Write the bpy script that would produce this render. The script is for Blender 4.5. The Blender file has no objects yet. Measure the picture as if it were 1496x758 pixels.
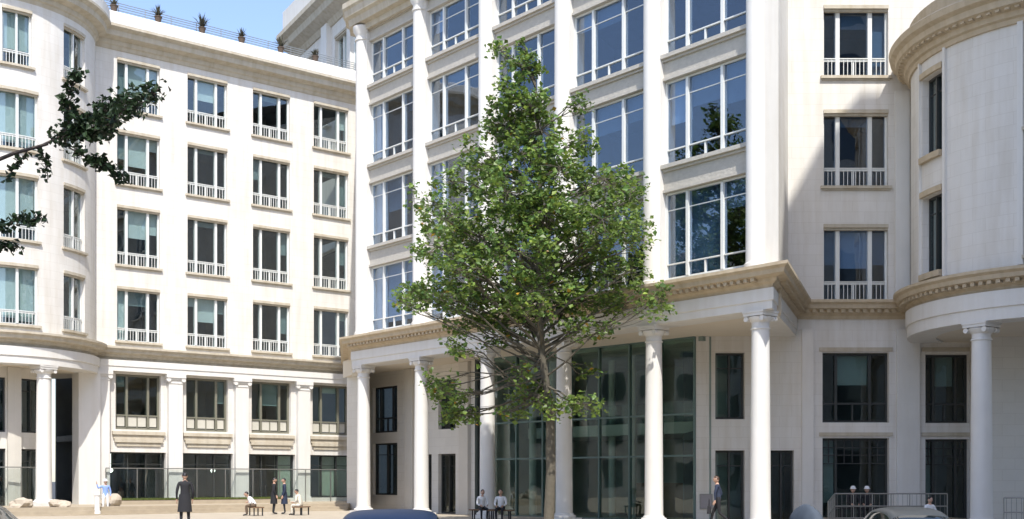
import bpy, bmesh, math, random
from mathutils import Vector, Matrix, noise
random.seed(7)
SC = bpy.context.scene
COL = SC.collection
R = math.radians
EYE = 1.7

# ------------------------------------------------------------------ camera
cam = bpy.data.cameras.new("camera")
cam.sensor_width = 36.0
cam.lens = 40.9
cam.shift_y = 323.0 / 1496.0
cam.clip_start = 0.1
cam.clip_end = 3000
co = bpy.data.objects.new("camera", cam)
co.location = (0, 0, EYE)
co.rotation_euler = (R(90), 0, 0)
COL.objects.link(co)
SC.camera = co

# ------------------------------------------------------------------ sky, sun, exposure
SUN = Vector((0.19, -0.97, 1.42)).normalized()
w = bpy.data.worlds.new("World")
SC.world = w
w.use_nodes = True
nt = w.node_tree
nt.nodes.clear()
sky = nt.nodes.new("ShaderNodeTexSky")
sky.sky_type = 'NISHITA'
sky.sun_disc = False
sky.sun_elevation = math.asin(SUN.z)
sky.sun_rotation = math.atan2(SUN.x, SUN.y)
sky.air_density = 1.0
sky.dust_density = 1.0
sky.ozone_density = 2.0
bg = nt.nodes.new("ShaderNodeBackground")
bg.inputs[1].default_value = 0.15
wo = nt.nodes.new("ShaderNodeOutputWorld")
tm = nt.nodes.new('ShaderNodeMix'); tm.data_type = 'RGBA'; tm.blend_type = 'MULTIPLY'; tm.inputs[0].default_value = 1.0
tm.inputs[7].default_value = (0.96, 0.905, 0.90, 1)      # even tint over the whole sky, makes it less cyan
nt.links.new(sky.outputs[0], tm.inputs[6]); nt.links.new(tm.outputs[2], bg.inputs[0])
nt.links.new(bg.outputs[0], wo.inputs[0])
sl = bpy.data.lights.new("sun", 'SUN')
sl.energy = 2.6
sl.angle = R(0.55)
sl.color = (1.0, 0.965, 0.90)
so = bpy.data.objects.new("sun", sl)
so.rotation_euler = SUN.to_track_quat('Z', 'Y').to_euler()
so.location = (10, -40, 60)
COL.objects.link(so)
SC.view_settings.view_transform = 'Standard'
SC.view_settings.look = 'None'
SC.view_settings.exposure = 1.17
SC.view_settings.gamma = 1.0
SC.cycles.max_bounces = 7
SC.cycles.diffuse_bounces = 4
SC.cycles.glossy_bounces = 3
SC.cycles.transparent_max_bounces = 10

# ------------------------------------------------------------------ materials
MAT = {}
def mat(name, col, rough=0.7, noise_amt=0.0, nscale=3.0, bump=0.0, bscale=40.0, metal=0.0, spec=0.5, streak=0.0, joints=False, tint=False, sub=0.0):
    m = bpy.data.materials.new(name)
    m.use_nodes = True
    n = m.node_tree.nodes; l = m.node_tree.links
    b = n['Principled BSDF']
    b.inputs['Roughness'].default_value = rough
    b.inputs['Metallic'].default_value = metal
    b.inputs['Specular IOR Level'].default_value = spec
    tc = n.new('ShaderNodeTexCoord')
    geo = n.new('ShaderNodeNewGeometry')
    rgb = n.new('ShaderNodeRGB'); rgb.outputs[0].default_value = (*col, 1)
    cur = rgb.outputs[0]
    def mul(cur, fac_out, lo, hi):
        mr = n.new('ShaderNodeMapRange'); mr.inputs['To Min'].default_value = lo; mr.inputs['To Max'].default_value = hi
        l.new(fac_out, mr.inputs['Value'])
        mx = n.new('ShaderNodeMix'); mx.data_type = 'RGBA'; mx.blend_type = 'MULTIPLY'; mx.inputs[0].default_value = 1
        l.new(cur, mx.inputs[6]); l.new(mr.outputs[0], mx.inputs[7])
        return mx.outputs[2]
    if noise_amt:
        t = n.new('ShaderNodeTexNoise'); t.inputs['Scale'].default_value = nscale; t.inputs['Detail'].default_value = 6
        l.new(geo.outputs['Position'], t.inputs['Vector'])
        cur = mul(cur, t.outputs['Fac'], 1 - noise_amt, 1 + noise_amt)
    if streak:
        mp = n.new('ShaderNodeMapping'); mp.inputs['Scale'].default_value = (2.2, 2.2, 0.22)
        l.new(geo.outputs['Position'], mp.inputs[0])
        t = n.new('ShaderNodeTexNoise'); t.inputs['Scale'].default_value = 1.6; t.inputs['Detail'].default_value = 5
        l.new(mp.outputs[0], t.inputs['Vector'])
        cr = n.new('ShaderNodeValToRGB'); cr.color_ramp.elements[0].position = 0.42; cr.color_ramp.elements[1].position = 0.7
        l.new(t.outputs['Fac'], cr.inputs[0])
        mx = n.new('ShaderNodeMix'); mx.data_type = 'RGBA'; mx.blend_type = 'MULTIPLY'
        mm = n.new('ShaderNodeMath'); mm.operation = 'MULTIPLY'; mm.inputs[1].default_value = streak
        l.new(cr.outputs[0], mm.inputs[0]); l.new(mm.outputs[0], mx.inputs[0])
        l.new(cur, mx.inputs[6]); mx.inputs[7].default_value = (0.66, 0.58, 0.45, 1)
        cur = mx.outputs[2]
    hgt = None
    if joints:
        uv = n.new('ShaderNodeUVMap')
        br = n.new('ShaderNodeTexBrick'); br.offset = 0.5
        br.inputs['Scale'].default_value = 1.0
        br.inputs['Brick Width'].default_value = 0.95; br.inputs['Row Height'].default_value = 0.42
        br.inputs['Mortar Size'].default_value = 0.012; br.inputs['Mortar Smooth'].default_value = 0.3
        br.inputs['Color1'].default_value = (1, 1, 1, 1); br.inputs['Color2'].default_value = (0.97, 0.967, 0.96, 1)
        br.inputs['Mortar'].default_value = (0.9, 0.89, 0.87, 1)
        l.new(uv.outputs[0], br.inputs['Vector'])
        mx = n.new('ShaderNodeMix'); mx.data_type = 'RGBA'; mx.blend_type = 'MULTIPLY'; mx.inputs[0].default_value = 1
        l.new(cur, mx.inputs[6]); l.new(br.outputs['Color'], mx.inputs[7]); cur = mx.outputs[2]
    if tint:
        at = n.new('ShaderNodeAttribute'); at.attribute_name = 'tint'
        mx = n.new('ShaderNodeMix'); mx.data_type = 'RGBA'; mx.blend_type = 'MULTIPLY'; mx.inputs[0].default_value = 1
        l.new(cur, mx.inputs[6]); l.new(at.outputs['Color'], mx.inputs[7]); cur = mx.outputs[2]
    l.new(cur, b.inputs['Base Color'])
    if bump:
        t = n.new('ShaderNodeTexNoise'); t.inputs['Scale'].default_value = bscale; t.inputs['Detail'].default_value = 4
        l.new(geo.outputs['Position'], t.inputs['Vector'])
        bp = n.new('ShaderNodeBump'); bp.inputs['Strength'].default_value = bump; bp.inputs['Distance'].default_value = 0.02
        l.new(t.outputs['Fac'], bp.inputs['Height']); l.new(bp.outputs[0], b.inputs['Normal'])
    if sub:
        tr = n.new('ShaderNodeBsdfTranslucent'); l.new(cur, tr.inputs[0])
        ms = n.new('ShaderNodeMixShader'); ms.inputs[0].default_value = sub
        l.new(b.outputs[0], ms.inputs[1]); l.new(tr.outputs[0], ms.inputs[2])
        l.new(ms.outputs[0], n['Material Output'].inputs[0])
    MAT[name] = m
    return m

def glassmat(name, tint, ior, wob=0.15, rough=0.0):
    m = bpy.data.materials.new(name); m.use_nodes = True
    n = m.node_tree.nodes; l = m.node_tree.links
    n.remove(n['Principled BSDF'])
    tr = n.new('ShaderNodeBsdfTransparent'); tr.inputs[0].default_value = (*tint, 1)
    gl = n.new('ShaderNodeBsdfGlossy'); gl.inputs['Roughness'].default_value = rough
    gl.inputs[0].default_value = (0.95, 0.98, 1, 1)
    lw_ = n.new('ShaderNodeLayerWeight'); lw_.inputs[0].default_value = 0.5
    pw = n.new('ShaderNodeMath'); pw.operation = 'POWER'; pw.inputs[1].default_value = 4.0; l.new(lw_.outputs['Facing'], pw.inputs[0])
    fr = n.new('ShaderNodeMapRange'); fr.inputs['To Min'].default_value = ior; fr.inputs['To Max'].default_value = 1.0; l.new(pw.outputs[0], fr.inputs['Value'])
    geo = n.new('ShaderNodeNewGeometry')
    t = n.new('ShaderNodeTexNoise'); t.inputs['Scale'].default_value = 0.9; t.inputs['Detail'].default_value = 1
    l.new(geo.outputs['Position'], t.inputs['Vector'])
    bp = n.new('ShaderNodeBump'); bp.inputs['Strength'].default_value = wob; bp.inputs['Distance'].default_value = 0.05
    l.new(t.outputs['Fac'], bp.inputs['Height']); l.new(bp.outputs[0], gl.inputs['Normal'])
    ms = n.new('ShaderNodeMixShader')
    l.new(fr.outputs[0], ms.inputs[0]); l.new(tr.outputs[0], ms.inputs[1]); l.new(gl.outputs[0], ms.inputs[2])
    l.new(ms.outputs[0], n['Material Output'].inputs[0])
    MAT[name] = m
    return m

mat('stone', (0.69, 0.665, 0.62), 0.8, 0.10, 0.8, 0.25, 25, streak=0.26, joints=True)
mat('stone_smooth', (0.69, 0.67, 0.63), 0.75, 0.05, 2.0, 0.2, 30, streak=0.15)
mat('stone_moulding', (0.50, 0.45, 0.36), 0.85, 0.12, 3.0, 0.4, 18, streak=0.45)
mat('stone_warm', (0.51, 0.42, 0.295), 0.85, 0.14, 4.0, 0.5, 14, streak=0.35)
mat('stone_spandrel', (0.47, 0.44, 0.385), 0.9, 0.16, 6.0, 0.8, 10)
mat('stone_soffit', (0.68, 0.61, 0.50), 0.85, 0.05, 2.0)  # warm tone holds the light bounced up under the porticos
mat('stone_beige', (0.66, 0.63, 0.57), 0.85, 0.07, 1.5, 0.3, 20, joints=True)
mat('frame_white', (0.70, 0.71, 0.68), 0.4, 0.04, 5)
mat('frame_olive', (0.17, 0.165, 0.125), 0.5, 0.08, 5)
mat('frame_dark', (0.035, 0.038, 0.036), 0.4)
mat('frame_teal', (0.10, 0.16, 0.145), 0.35)
mat('panel_cream', (0.52, 0.50, 0.43), 0.6, 0.08, 6)
mat('blind', (0.62, 0.66, 0.66), 0.8, 0.05, 3)
mat('blind_dim', (0.22, 0.27, 0.28), 0.8, 0.1, 3)
mat('interior', (0.11, 0.12, 0.12), 0.9, 0.3, 1.5)  # low base colour puts the dimness of unlit rooms into the paint
mat('interior_shade', (0.035, 0.045, 0.04), 0.9, 0.4, 1.5)  # near black, shade painted onto the ground floor partitions
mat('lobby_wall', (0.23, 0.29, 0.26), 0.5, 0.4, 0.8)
mat('lobby_white', (0.42, 0.44, 0.40), 0.6)
mat('asphalt', (0.055, 0.055, 0.056), 0.9, 0.2, 1.5, 0.4, 60)
mat('paving', (0.40, 0.345, 0.265), 0.85, 0.2, 1.2, 0.3, 30)
mat('step_stone', (0.37, 0.31, 0.225), 0.85, 0.2, 3.0, 0.3, 30)
mat('rock', (0.42, 0.36, 0.28), 0.95, 0.3, 4, 0.9, 8)
mat('soil', (0.10, 0.075, 0.05), 1.0, 0.2, 8, 0.6, 20)
mat('grass', (0.10, 0.14, 0.035), 0.8, 0.3, 4, tint=True, sub=0.3)
mat('leaf', (0.14, 0.21, 0.048), 0.45, 0.15, 2, tint=True, sub=0.42, spec=0.5)
mat('leaf_shaded', (0.030, 0.055, 0.022), 0.45, 0.15, 2, tint=True, sub=0.18, spec=0.35)  # shade from the crown above is put into this leaf colour
mat('bark', (0.105, 0.092, 0.068), 0.95, 0.35, 7, 0.9, 14)
mat('bark_dark', (0.07, 0.055, 0.045), 0.95, 0.3, 7, 0.9, 14)
mat('metal_rail', (0.30, 0.30, 0.28), 0.4, metal=0.7)
mat('metal_dark', (0.03, 0.03, 0.033), 0.4, metal=0.3)
mat('roof_lead', (0.16, 0.17, 0.19), 0.6, 0.15, 2)
mat('pot', (0.10, 0.07, 0.05), 0.8, 0.1, 8)
mat('spiky', (0.09, 0.085, 0.05), 0.7, tint=True)
mat('plaque', (0.30, 0.28, 0.29), 0.4, 0.1, 10)
mat('skin', (0.50, 0.31, 0.22), 0.55)
mat('skin_brown', (0.25, 0.14, 0.09), 0.55)
mat('hair_black', (0.012, 0.010, 0.010), 0.5)
mat('hair_brown', (0.07, 0.035, 0.02), 0.5)
mat('cloth_black', (0.015, 0.015, 0.018), 0.85, 0.2, 9)
mat('cloth_navy', (0.02, 0.03, 0.06), 0.85, 0.2, 9)
mat('cloth_white', (0.72, 0.72, 0.72), 0.85, 0.06, 9)
mat('cloth_cream', (0.62, 0.58, 0.49), 0.85, 0.06, 9)
mat('cloth_blue', (0.22, 0.33, 0.66), 0.85, 0.08, 9)
mat('cloth_brown', (0.13, 0.09, 0.06), 0.85, 0.1, 9)
mat('cloth_grey', (0.075, 0.09, 0.11), 1.0, 0.15, 6, spec=0.1)
mat('shoe', (0.02, 0.018, 0.016), 0.4)
mat('paint_blue', (0.010, 0.022, 0.055), 0.4, spec=0.15)
mat('paint_grey', (0.045, 0.05, 0.052), 0.3, spec=0.4)
mat('paint_black', (0.012, 0.012, 0.014), 0.2, spec=0.7)
mat('rubber', (0.015, 0.015, 0.015), 0.9)
mat('alloy', (0.4, 0.4, 0.42), 0.3, metal=0.9)
mat('car_glass', (0.01, 0.014, 0.018), 0.05, spec=0.8)
mat('lamp_red', (0.35, 0.01, 0.01), 0.3)
mat('lamp_clear', (0.6, 0.6, 0.6), 0.15)
mat('post_white', (0.72, 0.70, 0.66), 0.5, 0.05, 6)
mat('brick_far', (0.42, 0.36, 0.28), 0.9, 0.25, 2)
mat('stone_far', (0.44, 0.42, 0.38), 0.9, 0.15, 1)
mat('glass_far', (0.03, 0.04, 0.05), 0.1, spec=0.8)
mat('wood', (0.16, 0.09, 0.045), 0.7, 0.2, 6)
glassmat('glass', (0.80, 0.86, 0.86), 0.08)
glassmat('glass_blue', (0.66, 0.75, 0.86), 0.105)
glassmat('glass_ground', (0.78, 0.86, 0.84), 0.05)
mat('curtain_teal', (0.16, 0.22, 0.22), 0.8, 0.2, 3)
glassmat('glass_screen', (0.93, 0.955, 0.95), 0.05, 0.05)
glassmat('glass_lobby', (0.80, 0.88, 0.84), 0.055, 0.08)
m = bpy.data.materials.new('lamp_glow'); m.use_nodes = True
m.node_tree.nodes['Principled BSDF'].inputs['Emission Color'].default_value = (1, 0.95, 0.85, 1)
m.node_tree.nodes['Principled BSDF'].inputs['Emission Strength'].default_value = 2.5
MAT['lamp_glow'] = m

# ------------------------------------------------------------------ object helpers
WM = {}
def link(name, data, parent=None, world=Matrix()):
    o = bpy.data.objects.new(name, data)
    COL.objects.link(o)
    WM[o] = world.copy()
    if parent is not None:
        o.parent = parent
        o.matrix_local = WM[parent].inverted() @ world
    else:
        o.matrix_world = world
    return o
def thing(name, label, cat, loc=(0, 0, 0), rz=0.0, group=None, kind=None):
    o = link(name, None, None, Matrix.Translation(loc) @ Matrix.Rotation(rz, 4, 'Z'))
    o['label'] = label; o['category'] = cat
    if group: o['group'] = group
    if kind: o['kind'] = kind
    return o
def tag(o, label=None, cat=None, group=None, kind=None):
    if label: o['label'] = label
    if cat: o['category'] = cat
    if group: o['group'] = group
    if kind: o['kind'] = kind
    return o

class MB:
    def __init__(s): s.v = []; s.f = []; s.uv = []; s.mi = []; s.tint = []; s.cur = 0; s.t = None
    def quad(s, a, b, c, d, uv=None):
        i = len(s.v); s.v += [a, b, c, d]; s.f.append((i, i+1, i+2, i+3)); s.uv.append(uv); s.mi.append(s.cur); s.tint.append(s.t)
    def tri(s, a, b, c):
        i = len(s.v); s.v += [a, b, c]; s.f.append((i, i+1, i+2)); s.uv.append(None); s.mi.append(s.cur); s.tint.append(s.t)
    def faces(s, vs, fs):
        i = len(s.v); s.v += list(vs)
        for f in fs: s.f.append(tuple(i+k for k in f)); s.uv.append(None); s.mi.append(s.cur); s.tint.append(s.t)
    def box(s, q, u0, u1, v0, v1, z0, z1, step=None):
        n = 1 if not step else max(1, int(math.ceil(abs(u1-u0)/step)))
        us = [u0+(u1-u0)*i/n for i in range(n+1)]
        vs = []
        for u in us: vs += [q(u, v0, z0), q(u, v1, z0), q(u, v1, z1), q(u, v0, z1)]
        fs = []
        for i in range(n):
            a = 4*i; b = a+4
            for k in range(4): fs.append((a+k, a+(k+1) % 4, b+(k+1) % 4, b+k))
        fs.append((3, 2, 1, 0)); fs.append((4*n, 4*n+1, 4*n+2, 4*n+3))
        s.faces(vs, fs)
    def tube(s, p0, p1, r0, r1, n=8, cap=True):
        p0 = Vector(p0); p1 = Vector(p1); d = (p1-p0)
        if d.length < 1e-6: return
        d.normalize(); a = d.orthogonal().normalized(); b = d.cross(a)
        vs = []
        for p, r in ((p0, r0), (p1, r1)):
            for k in range(n):
                t = 2*math.pi*k/n; vs.append(tuple(p+a*math.cos(t)*r+b*math.sin(t)*r))
        fs = [(k, (k+1) % n, n+(k+1) % n, n+k) for k in range(n)]
        if cap: fs.append(tuple(range(n-1, -1, -1))); fs.append(tuple(range(n, 2*n)))
        s.faces(vs, fs)
    def path(s, pts, rs, n=7):
        for i in range(len(pts)-1): s.tube(pts[i], pts[i+1], rs[i], rs[i+1], n, cap=(i in (0, len(pts)-2)))
    def lathe(s, c, prof, n=24, a0=0.0, a1=2*math.pi):
        full = abs(a1-a0-2*math.pi) < 1e-6
        m = n if full else n+1
        vs = []
        for r, z in prof:
            for k in range(m):
                t = a0+(a1-a0)*k/n; vs.append((c[0]+r*math.cos(t), c[1]+r*math.sin(t), c[2]+z))
        fs = []
        for i in range(len(prof)-1):
            for k in range(n):
                k2 = (k+1) % m
                fs.append((i*m+k, i*m+k2, (i+1)*m+k2, (i+1)*m+k))
        s.faces(vs, fs)
    def build(s, name, mats, parent=None, world=Matrix(), smooth=False, local=None):
        me = bpy.data.meshes.new(name)
        inv = None
        vs = s.v
        if local is not None:
            inv = local.inverted(); vs = [tuple(inv @ Vector(p)) for p in s.v]
        me.from_pydata([tuple(p) for p in vs], [], s.f)
        if isinstance(mats, str): mats = [mats]
        for m_ in mats: me.materials.append(MAT[m_])
        if any(k for k in s.mi): me.polygons.foreach_set('material_index', s.mi)
        if any(u is not None for u in s.uv):
            l = me.uv_layers.new(name='UVMap')
            for p in me.polygons:
                u = s.uv[p.index]
                if u is not None:
                    for k, li in enumerate(p.loop_indices): l.data[li].uv = u[k]
        if any(t is not None for t in s.tint):
            ca = me.color_attributes.new('tint', 'FLOAT_COLOR', 'CORNER')
            buf = []
            for p in me.polygons:
                t = s.tint[p.index] or (1, 1, 1)
                buf += [t[0], t[1], t[2], 1.0]*p.loop_total
            ca.data.foreach_set('color', buf)
        if smooth:
            try: me.shade_auto(math.radians(40))
            except Exception:
                me.polygons.foreach_set('use_smooth', [True]*len(me.polygons))
        me.update()
        if name == '_mesh': return me
        return link(name, me, parent, world if local is None else local)

def smooth_mesh(o, ang=40):
    me = o.data
    me.polygons.foreach_set('use_smooth', [True]*len(me.polygons))
    try: me.set_sharp_from_angle(angle=math.radians(ang))
    except Exception: pass
    return o

class Plane2:
    curved = False
    def __init__(s, p0, d, nrm, base=EYE):
        d = Vector((d[0], d[1], 0)).normalized(); nrm = Vector((nrm[0], nrm[1], 0)).normalized()
        s.p0 = Vector((p0[0], p0[1], 0)); s.d = d; s.n = nrm; s.base = base
    def q(s, u, v, z):
        p = s.p0+s.d*u+s.n*v; return (p.x, p.y, z+s.base)
    def mtx(s, u, v, z):
        p = s.q(u, v, z); return Matrix.Translation(p) @ Matrix.Rotation(math.atan2(s.d.y, s.d.x), 4, 'Z')
class Arc2:
    curved = True
    def __init__(s, c, r, a0, sgn=1):
        s.c = c; s.r = r; s.a0 = a0; s.sgn = sgn; s.base = EYE
    def q(s, u, v, z):
        a = s.a0+s.sgn*u/s.r; return (s.c[0]+(s.r+v)*math.cos(a), s.c[1]+(s.r+v)*math.sin(a), z+s.base)
def flat(u, v, z): return (u, -v, z)      # local window frame: outward is -Y

def wall(surf, u0, u1, z0, z1, ops, reveal, name, mt, parent, vf=0.0, step=0.3):
    """sheet with real openings and reveals"""
    us = {u0, u1}; zs = {z0, z1}
    for a, b, c, d in ops: us |= {max(a, u0), min(b, u1)}; zs |= {max(c, z0), min(d, z1)}
    us = sorted(us); zs = sorted(zs)
    if surf.curved:
        out = []
        for a, b in zip(us[:-1], us[1:]):
            n = max(1, int(math.ceil((b-a)/step))); out += [a+(b-a)*i/n for i in range(n)]
        us = out+[us[-1]]
    mb = MB(); q = surf.q
    inside = lambda u, z: any(a < u < b and c < z < d for a, b, c, d in ops)
    for a, b in zip(us[:-1], us[1:]):
        for c, d in zip(zs[:-1], zs[1:]):
            if not inside((a+b)/2, (c+d)/2):
                mb.quad(q(a, vf, c), q(b, vf, c), q(b, vf, d), q(a, vf, d), ((a, c), (b, c), (b, d), (a, d)))
    for a, b, c, d in ops:
        vb = vf-reveal
        mb.quad(q(a, vf, c), q(a, vf, d), q(a, vb, d), q(a, vb, c), ((a, c), (a, d), (a-reveal, d), (a-reveal, c)))
        mb.quad(q(b, vf, c), q(b, vb, c), q(b, vb, d), q(b, vf, d), ((b, c), (b+reveal, c), (b+reveal, d), (b, d)))
        n = 1 if not surf.curved else max(1, int((b-a)/step))
        for i in range(n):
            s0 = a+(b-a)*i/n; s1 = a+(b-a)*(i+1)/n
            mb.quad(q(s0, vf, d), q(s1, vf, d), q(s1, vb, d), q(s0, vb, d))
            mb.quad(q(s0, vf, c), q(s0, vb, c), q(s1, vb, c), q(s1, vf, c))
    # ends and a back sheet so that the wall has thickness
    for u in (u0, u1):
        mb.quad(q(u, vf, z0), q(u, vf, z1), q(u, vf-reveal, z1), q(u, vf-reveal, z0))
    for a, b in zip(us[:-1], us[1:]):
        mb.quad(q(a, vf, z1), q(b, vf, z1), q(b, vf-reveal, z1), q(a, vf-reveal, z1))
        for c, d in zip(zs[:-1], zs[1:]):
            if not inside((a+b)/2, (c+d)/2):
                mb.quad(q(a, vf-reveal, c), q(a, vf-reveal, d), q(b, vf-reveal, d), q(b, vf-reveal, c))
    return mb.build(name, mt, parent, local=WM[parent])

STY = {
 # mull: fractions of inner mullions, mw width, tz: transom height above the bottom, low: split of the centre light below transom
 'upper':  dict(mull=(0.235, 0.735), mw=0.13, tz=0.62, fm='frame_white', gl='glass', guard=5, fr=0.07, sill=True),
 'bay':    dict(mull=(0.26, 0.66), mw=0.11, tz=0.55, fm='frame_white', gl='glass_blue', guard=0, fr=0.07, sill=False, top=0.62),
 'front':  dict(mull=(0.235, 0.735), mw=0.16, tz=0.68, fm='frame_white', gl='glass_blue', guard=2, fr=0.07, sill=True),
 'ground': dict(mull=(0.27, 0.74), mw=0.12, tz=0.75, fm='frame_olive', gl='glass_ground', panel=True, fr=0.12, sill=False),
 'dark':   dict(mull=(0.22, 0.73), mw=0.10, tz=0.75, fm='frame_dark', gl='glass_ground', fr=0.09, sill=False),
 'grid':   dict(mull=(0.22, 0.73), mw=0.08, tz=0.0, fm='frame_dark', gl='glass_ground', fr=0.09, grid=True, sill=False),
 'shop':   dict(mull=(0.33, 0.66), mw=0.06, tz=0.0, fm='frame_dark', gl='glass_ground', fr=0.08, top=0.62, sill=False),
 'narrow': dict(mull=(0.5,), mw=0.09, tz=0.6, fm='frame_white', gl='glass', fr=0.07, sill=True, guard=3),
 'ndark':  dict(mull=(0.5,), mw=0.07, tz=0.0, fm='frame_dark', gl='glass_ground', fr=0.08, sill=False, top=0.6),
 'wide':   dict(mull=(0.12, 0.66), mw=0.12, tz=0.6, fm='frame_white', gl='glass', fr=0.07, sill=True, guard=4),
}
CACHE = {}
BR = random.Random(21)
def window(surf, parent, u0, u1, z0, z1, style, depth, blind=None, name='window', label=None, lamp=False):
    st = STY[style]; W = u1-u0; H = z1-z0; step = None
    if surf.curved:
        W0 = W; q = lambda u, v, z: surf.q(u0+W/2+u, v, z+z0); step = 0.25
        key = None; world = WM[parent]
    else:
        q = flat; key = (style, round(W, 3), round(H, 3)); world = surf.mtx((u0+u1)/2, 0, z0)
    def make(part, mt, fill):
        k2 = (key, part) if key else None
        if k2 and k2 in CACHE: return CACHE[k2]
        mb = MB(); fill(mb)
        if key: me = mb.build('_mesh', mt); CACHE[k2] = me; return me
        inv = world.inverted(); mb.v = [tuple(inv @ Vector(p)) for p in mb.v]
        return mb.build('_mesh', mt)
    d = -depth; fr = st['fr']; mw = st['mw']; tz = st.get('tz', 0); top = st.get('top', 0)
    xs = [-W/2+fr]+[-W/2+W*f for f in st['mull']]+[W/2-fr]
    def frame(mb):
        mb.box(q, -W/2, -W/2+fr, d-0.10, d+0.06, 0, H)
        mb.box(q, W/2-fr, W/2, d-0.10, d+0.06, 0, H)
        mb.box(q, -W/2+fr, W/2-fr, d-0.10, d+0.06, 0, fr, step)
        mb.box(q, -W/2+fr, W/2-fr, d-0.10, d+0.06, H-fr, H, step)
        for f in st['mull']:
            c = -W/2+W*f; mb.box(q, c-mw/2, c+mw/2, d-0.13, d+0.10, fr, H-fr)
        lights = []
        for i in range(len(xs)-1):
            a = xs[i]+(mw/2 if i else 0); b = xs[i+1]-(mw/2 if i < len(xs)-2 else 0); lights.append((a, b))
        for i, (a, b) in enumerate(lights):
            ht = 0.022 if style == 'bay' else 0.04
            if tz: mb.box(q, a, b, d-0.06, d+0.07, tz-ht, tz+ht, step)
            if top: mb.box(q, a, b, d-0.04, d+0.02, H-top-0.018, H-top+0.018, step)
            if tz and (b-a) > W*0.35 and len(st['mull']) == 2:
                mb.box(q, (a+b)/2-0.03, (a+b)/2+0.03, d-0.04, d+0.05, fr, tz-0.04)
            if st.get('guard'):
                n = max(1, round((b-a)/0.15))
                for k in range(1, n):
                    c = a+(b-a)*k/n; mb.box(q, c-0.012, c+0.012, d+0.075, d+0.10, 0.05, tz+0.02)
                mb.box(q, a, b, d+0.073, d+0.105, tz+0.045, tz+0.08, step)
            if st.get('grid'):
                for zz in (H-0.36, H-0.66, H-0.99): mb.box(q, a, b, d-0.03, d+0.04, zz-0.018, zz+0.018, step)
                n = max(2, round((b-a)/0.34))
                for k in range(1, n):
                    c = a+(b-a)*k/n; mb.box(q, c-0.018, c+0.018, d-0.028, d+0.038, H-0.99, H-fr)
    me = make('frame', st['fm'], frame)
    o = link(name, me, parent, world)
    if label: o['label'] = label
    # panes
    i = 0
    for i in range(len(xs)-1):
        a = xs[i]+(mw/2 if i else 0); b = xs[i+1]-(mw/2 if i < len(xs)-2 else 0)
        cuts = [fr]+([tz] if tz else [])+([H-top] if top else [])+[H-fr]
        for j in range(len(cuts)-1):
            c, e = cuts[j], cuts[j+1]
            if st.get('panel') and j == 0:
                me = make(('panel', i, j), 'panel_cream', lambda mb: mb.box(q, a+0.04, b-0.04, d-0.05, d+0.02, c+0.05, e-0.06, step))
                link('panel', me, o, world); continue
            me = make(('pane', i, j), st['gl'], lambda mb: mb.box(q, a, b, d-0.012, d+0.0, c, e, step))
            link('pane', me, o, world)
    if blind is None and style in ('upper', 'bay', 'front', 'dark', 'grid', 'ground') and BR.random() < 0.5:
        blind = [(BR.randrange(0, 3), BR.choice((0.12, 0.2, 0.3, 0.45)), BR.choice(('blind', 'blind_dim', 'blind_dim')))]
    if blind:
        for (li, frac, bm) in blind:
            a = xs[li]; b = xs[li+1]
            me = make(('blind', li, frac, bm), bm, lambda mb: mb.box(q, a-0.02, b+0.02, d-0.20, d-0.185, H-fr-(H-2*fr)*frac, H-fr*0.5, step))
            link('blind', me, o, world)
    if st['sill']:
        def sill(mb):
            mb.box(q, -W/2-0.12, W/2+0.12, d-0.08, 0.13, -0.11, 0.0, step)
            mb.box(q, -W/2-0.06, W/2+0.06, -0.02, 0.07, -0.17, -0.111, step)
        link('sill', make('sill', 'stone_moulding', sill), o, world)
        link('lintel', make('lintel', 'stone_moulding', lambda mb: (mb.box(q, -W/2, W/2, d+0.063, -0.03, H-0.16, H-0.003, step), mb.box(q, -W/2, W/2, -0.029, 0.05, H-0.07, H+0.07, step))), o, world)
    if lamp:
        mb = MB(); mb.lathe((lamp, 0.55, H-0.95), [(0.001, -0.13), (0.08, -0.10), (0.13, 0), (0.08, 0.10), (0.001, 0.13)], 12)
        mb.tube((lamp, 0.55, H-0.82), (lamp, 0.55, H), 0.01, 0.01, 5)
        link('pendant_lamp', mb.build('_mesh', 'lamp_glow'), o, world)
    return o

def rooms(surf, u0, u1, levels, depth, parent, cross, v0=-0.36, wallmat='interior', step=0.8, skew=None):
    """floor slabs, a back partition and cross walls behind the openings"""
    q = surf.q if skew is None else (lambda u, v, z: surf.q(u+skew*v*max(0, u-u0)/(u1-u0), v, z))
    for z in levels:
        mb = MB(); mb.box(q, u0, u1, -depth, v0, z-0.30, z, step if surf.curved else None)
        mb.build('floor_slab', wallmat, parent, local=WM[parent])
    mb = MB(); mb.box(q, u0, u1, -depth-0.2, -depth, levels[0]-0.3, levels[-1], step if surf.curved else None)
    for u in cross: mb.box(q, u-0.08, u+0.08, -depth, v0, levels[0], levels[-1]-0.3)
    mb.build('partition', wallmat, parent, local=WM[parent])

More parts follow.
